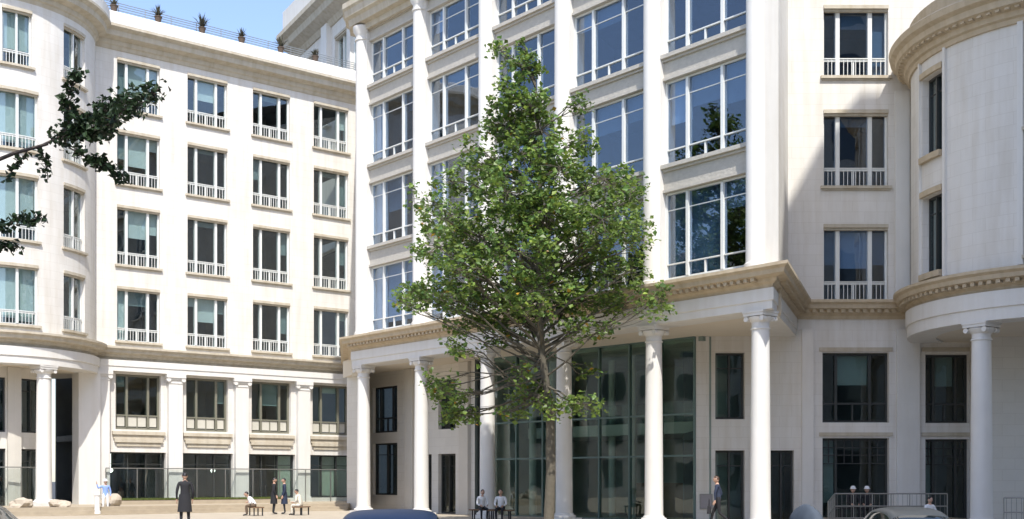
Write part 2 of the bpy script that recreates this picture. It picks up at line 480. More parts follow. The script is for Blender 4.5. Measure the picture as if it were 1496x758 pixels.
def offset_path(pts, side=1):
    """mitred outward directions of a polyline; outward is to the right of travel for side=1"""
    ns = []
    for i in range(len(pts)-1):
        d = (Vector(pts[i+1])-Vector(pts[i])).normalized(); ns.append(Vector((d.y, -d.x))*side)
    out = []
    for i in range(len(pts)):
        if i == 0: out.append(ns[0])
        elif i == len(pts)-1: out.append(ns[-1])
        else:
            m = (ns[i-1]+ns[i]); m = m/m.length; k = 1/max(0.35, m.dot(ns[i])); out.append(m*k)
    return out
def sweep(pts, prof, name, mt, parent, zoff=0.0, side=1):
    offs = offset_path(pts, side); mb = MB(); n = len(prof)
    L = 0; Ls = [0]
    for i in range(1, len(pts)): L += (Vector(pts[i])-Vector(pts[i-1])).length; Ls.append(L)
    vs = []
    for p, o in zip(pts, offs):
        for v, z in prof: vs.append((p[0]+o.x*v, p[1]+o.y*v, z+EYE+zoff))
    fs = []
    for i in range(len(pts)-1):
        for k in range(n):
            k2 = (k+1) % n
            fs.append((i*n+k, i*n+k2, (i+1)*n+k2, (i+1)*n+k))
    fs.append(tuple(range(n))); fs.append(tuple(range((len(pts)-1)*n+n-1, (len(pts)-1)*n-1, -1)))
    mb.faces(vs, fs)
    return mb.build(name, mt, parent, local=WM[parent])
def blocks_along(pts, v0, v1, z0, z1, wid, pitch, name, mt, parent, side=1):
    mb = MB()
    for i in range(len(pts)-1):
        a = Vector(pts[i]); b = Vector(pts[i+1]); d = (b-a); L = d.length; d.normalize(); nr = Vector((d.y, -d.x))*side
        if i == 0: carry = pitch/2
        t = carry
        while t < L:
            c = a+d*t
            q = lambda u, v, z: (c.x+d.x*u+nr.x*v, c.y+d.y*u+nr.y*v, z+EYE)
            mb.box(q, -wid/2, wid/2, v0, v1, z0, z1)
            t += pitch
        carry = t-L
    o = mb.build(name, mt, parent, local=WM[parent]); o['kind'] = 'stuff'
    return o
def arc_pts(c, r, a0, a1, n=36):
    return [(c[0]+r*math.cos(a0+(a1-a0)*i/n), c[1]+r*math.sin(a0+(a1-a0)*i/n)) for i in range(n+1)]

CORN_LOW = [(-0.3, 6.30), (0.06, 6.30), (0.10, 6.42), (0.22, 6.50), (0.24, 6.60), (0.52, 6.66), (0.55, 6.80), (0.66, 6.88), (0.66, 6.98), (0.05, 7.06), (-0.3, 7.06)]
CORN_TOP = [(-0.3, 22.55), (0.05, 22.55), (0.12, 22.72), (0.20, 22.78), (0.24, 22.98), (0.60, 23.10), (0.64, 23.35), (0.85, 23.50), (0.85, 23.62), (0.3, 23.72), (0.3, 24.25), (0.22, 24.32), (-0.3, 24.32)]

def column(parent, x, y, zb, zt, r, rz, label=None):
    """round column: base, shaft with entasis, capital with volutes"""
    base = Matrix.Translation((x, y, zb+EYE)) @ Matrix.Rotation(rz, 4, 'Z')
    H = zt-zb
    mb = MB()
    n = 10
    mb.lathe((0, 0, 0), [(r*1.02, 0.32)]+[(r*(1-0.13*(i/n)**1.7), 0.32+(H-0.32-0.62)*i/n) for i in range(1, n+1)], 28)
    sh = link('column', mb.build('_mesh', 'stone_smooth'), parent, base); smooth_mesh(sh)
    if label: sh['label'] = label
    mb = MB(); a = r*1.45
    idq = lambda u, v, z: (u, v, z)
    mb.box(idq, -a, a, -a, a, 0, 0.14)
    mb.lathe((0, 0, 0), [(r*1.36, 0.14), (r*1.42, 0.19), (r*1.36, 0.24), (r*1.14, 0.26), (r*1.16, 0.30), (r*1.02, 0.325)], 28)
    b = link('base', mb.build('_mesh', 'stone_smooth'), sh, base); smooth_mesh(b)
    mb = MB(); rt = r*0.87; zc = H-0.62
    mb.lathe((0, 0, zc), [(rt, 0), (rt*1.12, 0.02), (rt*1.12, 0.06), (rt*1.0, 0.08), (rt*1.0, 0.24), (rt*1.10, 0.26), (rt*1.35, 0.36), (rt*1.42, 0.42), (rt*1.1, 0.46)], 28)
    e = rt*1.38
    mb.box(idq, -e, e, -e, e, H-0.17, H-0.07)
    mb.box(idq, -e*1.06, e*1.06, -e*1.06, e*1.06, H-0.069, H)
    for sx in (-1, 1):
        for sy in (-1, 1):
            mb.tube((sx*e*0.80, sy*e*0.5, H-0.26), (sx*e*0.80, sy*e*0.93, H-0.26), 0.085, 0.09, 14)
    c = link('capital', mb.build('_mesh', 'stone_smooth'), sh, base); smooth_mesh(c)
    return sh

# ------------------------------------------------------------------ ground
FL = -1.22       # raised plaza level relative to the eye
FC = -1.60       # level of the pavement under the colonnade
mb = MB(); mb.faces([(-900, -900, 0), (900, -900, 0), (900, 1500, 0), (-900, 1500, 0)], [(0, 1, 2, 3)])
tag(mb.build('street', 'asphalt'), kind='structure')
mb = MB(); mb.faces([(-60, 25, 0.1), (60, 25, 0.1), (60, 80, 0.1), (-60, 80, 0.1), (-60, 25, 0.0), (60, 25, 0.0)], [(0, 1, 2, 3), (0, 4, 5, 1)])
tag(mb.build('pavement', 'paving'), kind='structure')
mb = MB(); mb.box(lambda u, v, z: (u, v, z), -60, 60, 24.7, 24.998, 0.0, 0.125)
tag(mb.build('kerb', 'step_stone'), kind='structure')
mb = MB(); mb.box(lambda u, v, z: (u, v, z), -60, 60, -15.8, 7.5, 0.0, 0.1)
tag(mb.build('pavement', 'paving'), kind='structure')  # unseen paving, added to bounce light up at the facades
PV = 0.1
EDGE = [(-45, 49), (-25, 50.5), (-19.5, 54), (-14.8, 58.9), (-11.6, 61.2), (-8.8, 62.6), (-8.75, 71)]
def slab(pts, z0, z1, name, mt):
    mb = MB(); n = len(pts)
    back = [(-8.75, 78), (-45, 78)]
    poly = pts+back; N = len(poly)
    vs = [(p[0], p[1], z0) for p in poly]+[(p[0], p[1], z1) for p in poly]
    fs = [tuple(range(N, 2*N))]+[(i, (i+1) % N, N+(i+1) % N, N+i) for i in range(N)]
    mb.faces(vs, fs); return mb.build(name, mt)
for k in range(3):
    o = slab([(x, y-0.36*(2-k)) for x, y in EDGE], 0.0, 0.16*(k+1), 'steps' if k < 2 else 'plaza', 'step_stone')
    tag(o, kind='structure')

# ------------------------------------------------------------------ left wing
LW = Plane2((-19.8, 61.7), (0.788, 0.615), (0.615, -0.788))
lw = thing('office_building', 'flat white stone wing with four columns of windows left of the inner corner', 'building', (-16, 65, 0.4))
PIT = 3.85; WW = 2.3
ROWS = [(7.35, 10.15), (11.35, 14.42), (15.62, 18.38), (19.55, 22.15)]
ops = [(i*PIT-WW/2, i*PIT+WW/2, a, b) for i in range(4) for a, b in ROWS]
wall(LW, -2.9, 13.3, 6.3, 22.6, ops, 0.38, 'wall', 'stone', lw)
BL = {(0, 0): [(0, 1.0, 'blind'), (1, 0.3, 'blind_dim')], (0, 1): [(1, 0.5, 'blind'), (2, .4, 'blind')], (0, 2): [(1, 0.62, 'blind'), (0, 0.5, 'blind_dim'), (2, 0.25, 'blind')], (0, 3): [(1, 0.62, 'blind'), (0, .7, 'blind_dim'), (2, .5, 'blind')],
      (1, 0): [(1, 0.5, 'blind'), (0, .2, 'blind'), (2, .3, 'blind_dim')], (1, 1): [(1, 0.12, 'blind_dim')], (1, 3): [(1, 0.45, 'blind')], (1, 2): [(1, .1, 'blind_dim')], (2, 0): [(2, 0.6, 'blind_dim')], (3, 2): [(1, 0.12, 'blind_dim'), (2, .7, 'blind_dim')], (3, 1): [(2, .5, 'blind_dim')], (2, 3): [(1, .15, 'blind_dim')]}
for i in range(4):
    for j, (a, b) in enumerate(ROWS):
        window(LW, lw, i*PIT-WW/2, i*PIT+WW/2, a, b, 'upper', 0.22, BL.get((i, j)))
rooms(LW, -2.9, 13.3, [FL, 2.4, 6.6, 10.9, 15.1, 19.05, 22.6], 4.5, lw, [-PIT/2, PIT/2, PIT*1.5, PIT*2.5], v0=-0.39)
# ground storeys
gops = [(i*PIT-1.22, i*PIT+1.22, 2.70, 5.62) for i in range(4)]
sops = [(i*PIT-1.5, i*PIT+1.5, -1.0, 1.5) for i in range(4)]
wall(LW, -2.9, 13.3, FL-0.1, 6.3, gops+sops, 0.45, 'ground_floor_wall', 'stone', lw, vf=-0.02)
for i in range(4):
    window(LW, lw, i*PIT-1.22, i*PIT+1.22, 2.70, 5.62, 'ground', 0.30)
    window(LW, lw, i*PIT-1.5, i*PIT+1.5, -1.0, 1.5, 'shop', 0.34, name='shop_window', lamp={0: -1.3, 1: 0.55}.get(i, False), blind={2: [(2, 1.0, 'panel_cream')], 3: [(1, 1.0, 'panel_cream'), (2, 1.0, 'panel_cream')]}.get(i))
    m4 = LW.mtx(i*PIT, 0, 0)
    mb = MB()
    mb.box(flat, -1.42, 1.42, -0.02, 0.14, 2.42, 2.60); mb.box(flat, -1.36, 1.36, -0.02, 0.06, 2.20, 2.42)
    mb.box(flat, -1.30, 1.30, -0.02, 0.12, 2.02, 2.20); mb.box(flat, -1.18, 1.18, -0.02, 0.05, 1.82, 2.02)
    link('apron', mb.build('_mesh', 'stone_moulding'), lw, m4)
def pilaster(surf, parent, u, w_, vp, zb, zt, v0=0.0):
    m4 = surf.mtx(u, 0, zb); H = zt-zb
    mb = MB(); mb.box(flat, -w_/2, w_/2, v0-0.05, vp, 0.3, H-0.5)
    p = link('pilaster', mb.build('_mesh', 'stone_smooth'), parent, m4)
    mb = MB(); mb.box(flat, -w_/2-0.08, w_/2+0.08, v0-0.05, vp+0.08, 0, 0.22); mb.box(flat, -w_/2-0.04, w_/2+0.04, v0-0.05, vp+0.04, 0.221, 0.30)
    link('base', mb.build('_mesh', 'stone_smooth'), p, m4)
    mb = MB()
    mb.box(flat, -w_/2-0.04, w_/2+0.04, v0-0.05, vp+0.03, H-0.50, H-0.45); mb.box(flat, -w_/2, w_/2, v0-0.05, vp, H-0.45, H-0.30)
    mb.box(flat, -w_/2-0.06, w_/2+0.06, v0-0.05, vp+0.06, H-0.30, H-0.20); mb.box(flat, -w_/2-0.14, w_/2+0.14, v0-0.05, vp+0.12, H-0.199, H)
    for sx in (-1, 1): mb.tube((sx*(w_/2+0.02), -vp+0.1, H-0.30), (sx*(w_/2+0.02), -vp-0.09, H-0.30), 0.11, 0.12, 12)
    link('capital', mb.build('_mesh', 'stone_smooth'), p, m4)
    return p
for u in (-0.5*PIT-0.1, 0.5*PIT, 1.5*PIT, 2.5*PIT): pilaster(LW, lw, u, 0.78, 0.30, FL, 5.72)
def lwp(u): p = LW.q(u, 0, 0); return (p[0], p[1])
sweep([lwp(-2.9), lwp(13.3)], [(-0.02, 5.72), (0.36, 5.72), (0.36, 5.98), (0.40, 5.98), (0.40, 6.30), (-0.02, 6.30)], 'frieze', 'stone_smooth', lw)
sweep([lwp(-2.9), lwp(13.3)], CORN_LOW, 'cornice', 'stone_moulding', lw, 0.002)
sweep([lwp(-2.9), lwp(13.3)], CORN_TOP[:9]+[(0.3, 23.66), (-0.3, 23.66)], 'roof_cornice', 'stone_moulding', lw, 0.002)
sweep([lwp(-2.9), lwp(13.3)], [(-0.3, 23.67), (0.76, 23.67), (0.78, 24.22), (0.70, 24.30), (-0.3, 24.30)], 'parapet', 'stone_smooth', lw)
mb = MB(); mb.box(LW.q, -2.9, 13.3, -12, -0.3, 23.3, 23.6); mb.build('roof', 'roof_lead', lw, local=WM[lw])
# roof railing and potted plants on the parapet
rl = thing('roof_railing', 'thin grey metal railing along the parapet of the flat left wing', 'railing', LW.q(0, 0.4, 24.3))
for k in range(12):
    u = -2.6+k*1.42
    mb = MB(); mb.tube((0, 0, 0), (0, 0, 0.62), 0.018, 0.018, 6); link('post', mb.build('_mesh', 'metal_rail'), rl, LW.mtx(u, 0.3, 24.3))
for zz in (0.12, 0.25, 0.38, 0.50, 0.62):
    mb = MB(); mb.box(LW.q, -2.6, 13.0, 0.285, 0.315, 24.3+zz-0.015, 24.3+zz+0.015); mb.build('rail', 'metal_rail', rl, local=WM[rl])
PLANTS = [(-1.5, 'first potted plant from the round tower on the left wing parapet'), (0.85, 'second potted plant from the round tower on the left parapet'), (3.3, 'third potted plant from the round tower on the left parapet'), (5.6, 'fourth potted plant from the round tower on the left parapet'), (8.0, 'fifth potted plant from the round tower on the left parapet'), (10.2, 'potted plant on the left parapet nearest the inner corner')]
for k, (u, lb) in enumerate(PLANTS):
    p = thing('potted_plant', lb, 'plant', LW.q(u, 0.55, 24.3), group='potted plants along the left wing parapet')
    mb = MB(); mb.lathe((0, 0, 0), [(0.001, 0.0), (0.13, 0.0), (0.19, 0.3), (0.21, 0.3), (0.21, 0.34), (0.001, 0.33)], 12)
    link('pot', mb.build('_mesh', 'pot'), p, WM[p])
    mb = MB()
    for j in range(70):
        a = random.uniform(0, 6.28); l = random.uniform(0.22, 0.8)*(0.7+0.5*((k*37)%5)/4); t = random.uniform(0.1, 1.0)
        d = Vector((math.cos(a)*t, math.sin(a)*t, 1.0)).normalized(); s = Vector((-math.sin(a), math.cos(a), 0))*0.025
        b0 = Vector((0, 0, 0.3)); m1 = b0+d*l*0.6; e = m1+(d+Vector((0, 0, -0.5*t)))*l*0.4
        g = random.uniform(0.3, 1.2); mb.t = (g, g, g)
        mb.quad(tuple(b0-s), tuple(b0+s), tuple(m1+s), tuple(m1-s)); mb.tri(tuple(m1-s), tuple(m1+s), tuple(e))
    link('leaves', mb.build('_mesh', 'spiky'), p, WM[p])

# ------------------------------------------------------------------ left round tower
TLc = (-26.3, 58.6); TLr = 5.0
TL = Arc2(TLc, TLr, R(-110), 1)
tl = thing('round_building', 'round white stone corner at the left end with bowed windows and a colonnade', 'building', (TLc[0], TLc[1], 0.4))
def au(deg): return (R(deg)-R(-110))*TLr
UMX = au(22)
ops = []
wins = []
for j, (a, b) in enumerate(ROWS):
    if j == 3: wins.append((au(-60), au(-44.5), a+0.0, b, 'narrow'))
    else: wins.append((au(-73), au(-41), a, b, 'wide'))
    wins.append((au(-25), au(-6), a, b, 'narrow'))
ops = [w_[:4] for w_ in wins]
wall(TL, 0, UMX, 6.3, 22.6, ops, 0.38, 'wall', 'stone', tl)
for k, w_ in enumerate(wins):
    bl = None
    if w_[4] == 'wide': bl = [(0, 1.0, 'blind'), (1, 0.9, 'blind'), (2, 0.75 if k % 4 else 0.95, 'blind')]  # pale blinds stand in for the sky reflected in the bowed glass
    elif k in (6,): bl = [(0, .7, 'blind'), (1, .7, 'blind')]
    window(TL, tl, *w_, 0.22, bl)
rooms(TL, 0, UMX, [6.6, 10.9, 15.1, 19.05, 22.6], 3.6, tl, [au(-33)], v0=-0.39)
pts = arc_pts(TLc, TLr-0.05, R(-150), R(22), 60)
sweep(pts, [(v-0.0, z) for v, z in CORN_LOW], 'cornice', 'stone_moulding', tl, 0.006)
sweep(pts, [(-0.9, 5.5), (0.22, 5.5), (0.22, 5.85), (0.28, 5.87), (0.28, 6.30), (-0.9, 6.30)], 'frieze', 'stone_smooth', tl, 0.003)
sweep(pts, CORN_TOP[:9]+[(0.3, 23.66), (-0.3, 23.66)], 'roof_cornice', 'stone_moulding', tl, 0.006)
sweep(pts, [(-0.3, 23.67), (0.76, 23.67), (0.78, 24.22), (0.70, 24.30), (-0.3, 24.30)], 'parapet', 'stone_smooth', tl, 0.004)
mb = MB(); mb.lathe((TLc[0], TLc[1], EYE), [(0.001, 5.52), (TLr-0.2, 5.52)], 48); mb.build('portico_ceiling', 'stone_soffit', tl, local=WM[tl])
mb = MB(); mb.lathe((TLc[0], TLc[1], EYE), [(0.001, 23.5), (TLr-0.2, 23.5)], 48); mb.build('roof', 'roof_lead', tl, local=WM[tl])
for dg in (-107, -71.5, -35.5):
    column(tl, TLc[0]+(TLr-0.32)*math.cos(R(dg)), TLc[1]+(TLr-0.32)*math.sin(R(dg)), FL, 5.5, 0.37, R(dg+90))
# recessed ground floor wall behind the columns
TB = Arc2(TLc, 2.9, R(-150), 1)
tu = lambda dg: (R(dg)+R(150))*2.9
bops = [(tu(a), tu(b), c, d) for a, b in ((-128, -98), (-84, -52), (-38, -12)) for c, d in ((FL, 1.55), (2.35, 5.0))]
wall(TB, 0, tu(209.9), FL-0.1, 5.52, [o_ for o_ in bops], 0.3, 'ground_floor_wall', 'stone_beige', tl)
for o_ in bops: window(TB, tl, *o_, 'ndark', 0.2)
mb = MB(); mb.box(TB.q, 0, tu(209), -1.7, -1.6, FL, 5.5, 0.4); mb.build('partition', 'interior_shade', tl, local=WM[tl])
for dg in (-91, -45):
    mb = MB(); mb.box(TB.q, tu(dg)-0.3, tu(dg)+0.3, 0.0, 0.22, FL, 5.5, 0.3); mb.build('pilaster', 'stone_beige', tl, local=WM[tl])
# big pier at the joint between tower and wing
mb = MB(); mb.box(LW.q, -3.3, -2.2, -0.5, 0.55, FL, 5.72); mb.build('corner_pier', 'stone_smooth', tl, local=WM[tl])

# ------------------------------------------------------------------ centre block
CW = Plane2((-7.29, 56.8), (0.650, -0.760), (-0.760, -0.650))
cw = thing('colonnaded_building', 'tall white stone block above the colonnade with wide blue glazed bays', 'building', (2, 50, 0.4))
P = 4.774
CR = [(7.25, 10.38), (11.38, 14.42), (15.35, 18.25), (19.20, 21.35)]
UL = -0.42; UR = 5*P+0.22
for i in range(6):
    u = i*P-(0.12 if i == 5 else 0)
    m4 = CW.mtx(u, 0, 7.0)
    hw = 0.33 if i == 5 else 0.38
    mb = MB(); mb.box(flat, -hw, hw, -0.75, 0.0, 0.0, 15.1)
    p = link('pier', mb.build('_mesh', 'stone_smooth'), cw, m4)
    mb = MB(); mb.lathe((0, 0, 0), [(0.36, 0.0), (0.42, 0.03), (0.42, 0.2), (0.37, 0.24), (0.36, 0.3), (0.335, 14.4), (0.38, 14.42), (0.38, 14.5), (0.34, 14.52), (0.34, 14.7), (0.46, 14.88), (0.47, 15.09)], 26, math.pi, 2*math.pi)
    h = link('engaged_column', mb.build('_mesh', 'stone_smooth'), p, m4); smooth_mesh(h)
SP = [(7.0, 7.24)]+[(CR[k][1]+0.01, CR[k+1][0]-0.01) for k in range(3)]+[(21.36, 22.1)]
for i in range(5):
    a = i*P+0.38; b = (i+1)*P-0.38-(0.07 if i == 4 else 0)
    for k, (z0, z1) in enumerate(SP):
        mb = MB(); h = z1-z0; W_ = b-a
        mb.box(flat, -W_/2, W_/2, -0.60, -0.16, 0, h)
        if h > 0.5:
            mb.box(flat, -W_/2, W_/2, -0.159, 0.02, h-0.14, h)
            mb.box(flat, -W_/2, W_/2, -0.159, -0.08, h-0.24, h-0.141)
            mb.box(flat, -W_/2, W_/2, -0.159, -0.10, 0.0, 0.10)
        link('spandrel', mb.build('_mesh', 'stone_spandrel'), cw, CW.mtx((a+b)/2, 0, z0))
    for j, (z0, z1) in enumerate(CR):
        bl = {(0, 1): [(0, .8, 'blind'), (1, .5, 'blind_dim')], (0, 0): [(0, 1.0, 'blind'), (1, 0.9, 'blind'), (2, .9, 'blind')], (1, 1): [(0, .6, 'blind'), (2, .4, 'blind_dim')], (1, 0): [(0, .9, 'blind')], (0, 2): [(0, .9, 'blind'), (2, .3, 'blind_dim')],
              (4, 1): [(0, .5, 'blind'), (1, .35, 'blind_dim'), (2, .45, 'blind_dim')], (4, 2): [(1, .3, 'blind_dim')], (3, 3): [(0, .5, 'blind_dim')], (4, 0): [(0, 1.0, 'curtain_teal'), (1, 1.0, 'curtain_teal'), (2, .3, 'blind_dim')], (3, 1): [(1, .35, 'blind_dim'), (2, .3, 'blind_dim')], (3, 2): [(0, .2, 'blind'), (1, .25, 'blind_dim')], (1, 2): [(1, .2, 'blind_dim')]}.get((i, j))
        window(CW, cw, a, b, z0, z1, 'bay', 0.34, bl)
rooms(CW, UL, UR, [7.0, 11.2, 15.2, 19.1, 22.6], 5.0, cw, [0.2, P, 2*P, 3*P, 4*P], v0=-0.76, skew=0.72)
def cwp(u, v=0): p = CW.q(u, v, 0); return (p[0], p[1])
C0 = cwp(UL); C1 = cwp(UR)
B0 = (-9.35, 70.0); B1 = (10.8, 45.45)
path = [B0, C0, C1, B1]
sweep([(C0[0]-0.1, C0[1]+1.0)]+path[1:], [(-0.5, 21.9), (0.10, 21.9), (0.14, 22.15), (0.40, 22.2), (0.46, 22.5), (0.62, 22.6), (0.66, 22.9), (0.75, 23.0), (0.75, 23.25), (0.2, 23.6), (-0.5, 23.6)], 'roof_cornice', 'stone_moulding', cw)
sweep(path, [(-0.85, 5.62), (0.30, 5.62), (0.30, 5.88), (0.35, 5.90), (0.35, 6.30), (-0.85, 6.30)], 'architrave', 'stone_smooth', cw)
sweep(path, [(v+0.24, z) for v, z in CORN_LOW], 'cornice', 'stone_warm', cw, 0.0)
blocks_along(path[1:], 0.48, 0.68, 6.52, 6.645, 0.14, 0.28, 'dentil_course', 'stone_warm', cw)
# side wall to the left wing and return wall on the right
SWL = Plane2(B0, (C0[0]-B0[0], C0[1]-B0[1]), (-0.99, -0.16))
LSW = (Vector(C0)-Vector(B0)).length
wall(SWL, 0, LSW-0.02, FL-0.1, 22.1, [], 0.4, 'side_wall', 'stone', cw, vf=-0.02)
SWR = Plane2(C1, (B1[0]-C1[0], B1[1]-C1[1]), (0.943, -0.335))
LSR = (Vector(B1)-Vector(C1)).length
nops = [(0.7, 1.6, 13.0, 14.7), (0.7, 1.6, 9.1, 11.1), (0.7, 1.6, 17.0, 18.7)]  # added niche windows, standing in for grey wedge marks on this wall
wall(SWR, 0.02, LSR, 7.0, 22.1, nops, 0.45, 'return_wall', 'stone', cw, vf=-0.01)
for o_ in nops: window(SWR, cw, *o_, 'narrow', 0.3)
mb = MB()
for k in range(1): mb.faces([(C0[0], C0[1], 23.4+EYE), (C1[0], C1[1], 23.4+EYE), (B1[0]+2, B1[1]+6, 23.4+EYE), (6, 66, 23.4+EYE), (B0[0], B0[1]+4, 23.4+EYE)], [(0, 1, 2, 3, 4)])
mb.build('roof', 'roof_lead', cw, local=WM[cw])
# colonnade
for i in range(6):
    x, y = cwp(i*P, -0.05); column(cw, x, y, FC, 5.62, 0.335, math.atan2(-0.76, 0.65))
# portico ceiling
G1 = (7.14, 45.45); G0 = (-0.95, 53.65); K0 = (-1.4, 54.3); K1 = (-9.0, 63.4)
mb = MB(); zc = 5.64+EYE
pf = [cwp(UL, -0.9), cwp(UR, -0.9), (B1[0]-0.5, B1[1]+0.3), (6.9, 45.9), (-1.3, 54.6), (-9.3, 64.0)]
mb.faces([(p[0], p[1], zc) for p in pf]+[(p[0], p[1], zc+0.9) for p in pf], [(0, 1, 2, 3, 4, 5), (6, 7, 8, 9, 10, 11)]+[(i, (i+1) % 6, 6+(i+1) % 6, 6+i) for i in range(6)])
mb.build('portico_ceiling', 'stone_soffit', cw, local=WM[cw])
# solid back wall under the portico (left part)
BW = Plane2(K1, (K0[0]-K1[0], K0[1]-K1[1]), (-0.77, -0.64)); LB = 11.86
BWw = [(7.0, 9.3, 2.5, 4.9, 'dark'), (7.0, 9.3, -0.75, 1.95, 'ndark'), (2.05, 3.45, 2.5, 4.9, 'ndark'), (2.05, 3.45, FC, 1.3, 'ndark'), (4.0, 4.5, FC, 1.3, 'ndark')]
BWw = [(LB-b_, LB-a_, c_, d_, e_) for a_, b_, c_, d_, e_ in BWw]
wall(BW, 0, 11.86, FC-0.1, 5.64, [w_[:4] for w_ in BWw], 0.4, 'back_wall', 'stone_beige', cw)
for w_ in BWw: window(BW, cw, *w_, 0.25, name='window' if w_[2] > FC else 'door')
for u in (LB-5.75, LB-1.2):
    mb = MB(); mb.box(BW.q, u-0.35, u+0.35, 0, 0.2, FC, 5.62); mb.build('pilaster', 'stone_beige', cw, local=WM[cw])
mb = MB(); mb.box(BW.q, 0, 11.6, -3.2, -3.0, FC, 5.62); mb.box(BW.q, 0, 11.6, -3.2, -0.42, 2.0, 2.3); mb.box(BW.q, LB-0.1, LB+0.1, -3.2, 0.35, FC, 5.62)
mb.build('partition', 'interior_shade', cw, local=WM[cw])
# lobby curtain wall
GW = Plane2(G0, (G1[0]-G0[0], G1[1]-G0[1]), (-0.71, -0.70))
GL = (Vector(G1)-Vector(G0)).length
NB = 7; bw = GL/NB; zr = [FC, 0.98, 2.62, 5.62]
m4 = GW.mtx(0, 0, 0); mb = MB()
for k in range(NB+1): mb.box(flat, k*bw-0.035, k*bw+0.035, -0.12, 0.05, FC, 5.62)
for z in zr: 
    for k in range(NB): mb.box(flat, k*bw+0.036, (k+1)*bw-0.036, -0.08, 0.03, z-0.035, z+0.035)
cu = link('curtain_wall', mb.build('_mesh', 'frame_teal'), cw, m4)
for k in range(NB):
    for a, b in zip(zr[:-1], zr[1:]):
        mb = MB(); mb.box(flat, k*bw+0.036, (k+1)*bw-0.036, -0.035, -0.02, a+0.036, b-0.036)
        link('pane', mb.build('_mesh', 'glass_lobby'), cu, m4)
# lobby interior behind the glass
def fl(mb, *a): mb.box(flat, *a)
mb = MB(); fl(mb, -0.2, GL+0.3, -8.0, -7.8, FC, 5.62); link('lobby_wall', mb.build('_mesh', 'lobby_wall'), cw, m4)
mb = MB(); fl(mb, -0.2, GL+0.3, -7.8, -2.6, 2.0, 2.35); fl(mb, -0.2, GL+0.3, -2.66, -2.60, 2.351, 2.48); link('mezzanine', mb.build('_mesh', 'lobby_white'), cw, m4)
mb = MB(); fl(mb, -0.2, GL+0.3, -2.645, -2.625, 2.50, 3.35); link('mezzanine_rail', mb.build('_mesh', 'glass_lobby'), cw, m4)
for k, (u, v) in enumerate(((1.3, -1.4), (2.2, -1.8), (6.4, -2.4), (9.6, -3.0), (4.4, -3.4))):
    mb = MB(); mb.tube((u, -v, FC), (u, -v, 5.62), 0.17, 0.17, 16); link('lobby_column', mb.build('_mesh', 'lobby_white'), cw, m4)
mb = MB(); fl(mb, 5.2, 9.0, -4.4, -3.6, FC, -0.1); link('reception_desk', mb.build('_mesh', 'wood'), cw, m4)
mb = MB(); fl(mb, -0.2, GL+0.3, -7.8, -0.1, 5.45, 5.62); fl(mb, GL+0.3, GL+0.45, -8, -0.4, FC, 5.62); fl(mb, -0.4, -0.21, -8, -0.1, FC, 5.62)
link('lobby_ceiling', mb.build('_mesh', 'lobby_wall'), cw, m4)

# ------------------------------------------------------------------ recessed frontal bay
FW = Plane2((0, 45.45), (1, 0), (0, -1))
fw = thing('link_building', 'narrow recessed white stone bay between the colonnaded block and the right round tower', 'building', (13, 46, 0.4))
FR = [(7.05, 9.95), (11.50, 14.42), (15.80, 18.50), (19.9, 22.3)]
wall(FW, 10.6, 18.6, 7.0, 26.0, [(12.17, 14.70, a, b) for a, b in FR], 0.4, 'wall', 'stone', fw)
for j, (a, b) in enumerate(FR):
    window(FW, fw, 12.17, 14.70, a, b, 'front', 0.26, {0: [(1, .55, 'blind'), (0, .5, 'blind_dim'), (2, .5, 'blind_dim')], 1: [(1, .15, 'blind_dim')], 2: [(2, 1.0, 'blind_dim'), (1, .25, 'blind_dim')]}.get(j))
LWIN = [(7.94, 9.09, 2.40, 5.0, 'ndark'), (7.94, 9.09, FC, 1.18, 'ndark'), (10.08, 11.02, FC, 1.18, 'ndark'), (12.13, 14.73, 2.27, 5.0, 'dark'), (12.13, 14.73, FC+0.02, 1.66, 'grid'), (16.15, 17.85, 2.25, 4.93, 'dark'), (16.15, 17.85, FC+0.02, 1.62, 'grid')]
wall(FW, 7.14, 18.6, FC-0.1, 7.0, [w_[:4] for w_ in LWIN], 0.4, 'ground_floor_wall', 'stone', fw)
for w_ in LWIN:
    window(FW, fw, *w_, 0.28, name='door' if (w_[2] < FC+0.01) else 'window', blind=[(0, .8, 'blind_dim')] if w_[4] == 'grid' else None)
for a in ((12.0, 14.86), (16.0, 18.0)):
    mb = MB(); mb.box(FW.q, a[0], a[1], 0.0, 0.07, 1.74, 1.88); mb.box(FW.q, a[0], a[1], 0.0, 0.05, 5.05, 5.2)
    mb.build('lintel', 'stone_moulding', fw, local=WM[fw])
for x0, x1 in ((11.3, 11.75), (15.0, 15.9)):
    mb = MB(); mb.box(FW.q, x0, x1, 0, 0.12, FC, 5.9); mb.build('pilaster', 'stone_smooth', fw, local=WM[fw])
for k, (x0, x1) in enumerate(((14.95, 15.5), (15.7, 16.2))):
    mb = MB(); mb.box(FW.q, x0, x1, 0, 0.10+0.08*k, 7.0, 15.2); mb.build('pilaster', 'stone_smooth', fw, local=WM[fw])
rooms(FW, 7.3, 20.4, [FC, 2.0, 5.9, 10.9, 15.1, 19.05, 26.0], 4.0, fw, [11.6, 15.4, 20.3], v0=-0.41)
sweep([(10.9, 45.45), (18.6, 45.45)], CORN_LOW, 'cornice', 'stone_warm', fw, 0.004)
blocks_along([(11.0, 45.45), (16.5, 45.45)], 0.24, 0.42, 6.52, 6.64, 0.14, 0.28, 'dentil_course', 'stone_warm', fw)
mb = MB(); mb.box(FW.q, 10.6, 18.6, -8, 0, 26.0, 26.2); mb.build('roof', 'roof_lead', fw, local=WM[fw])

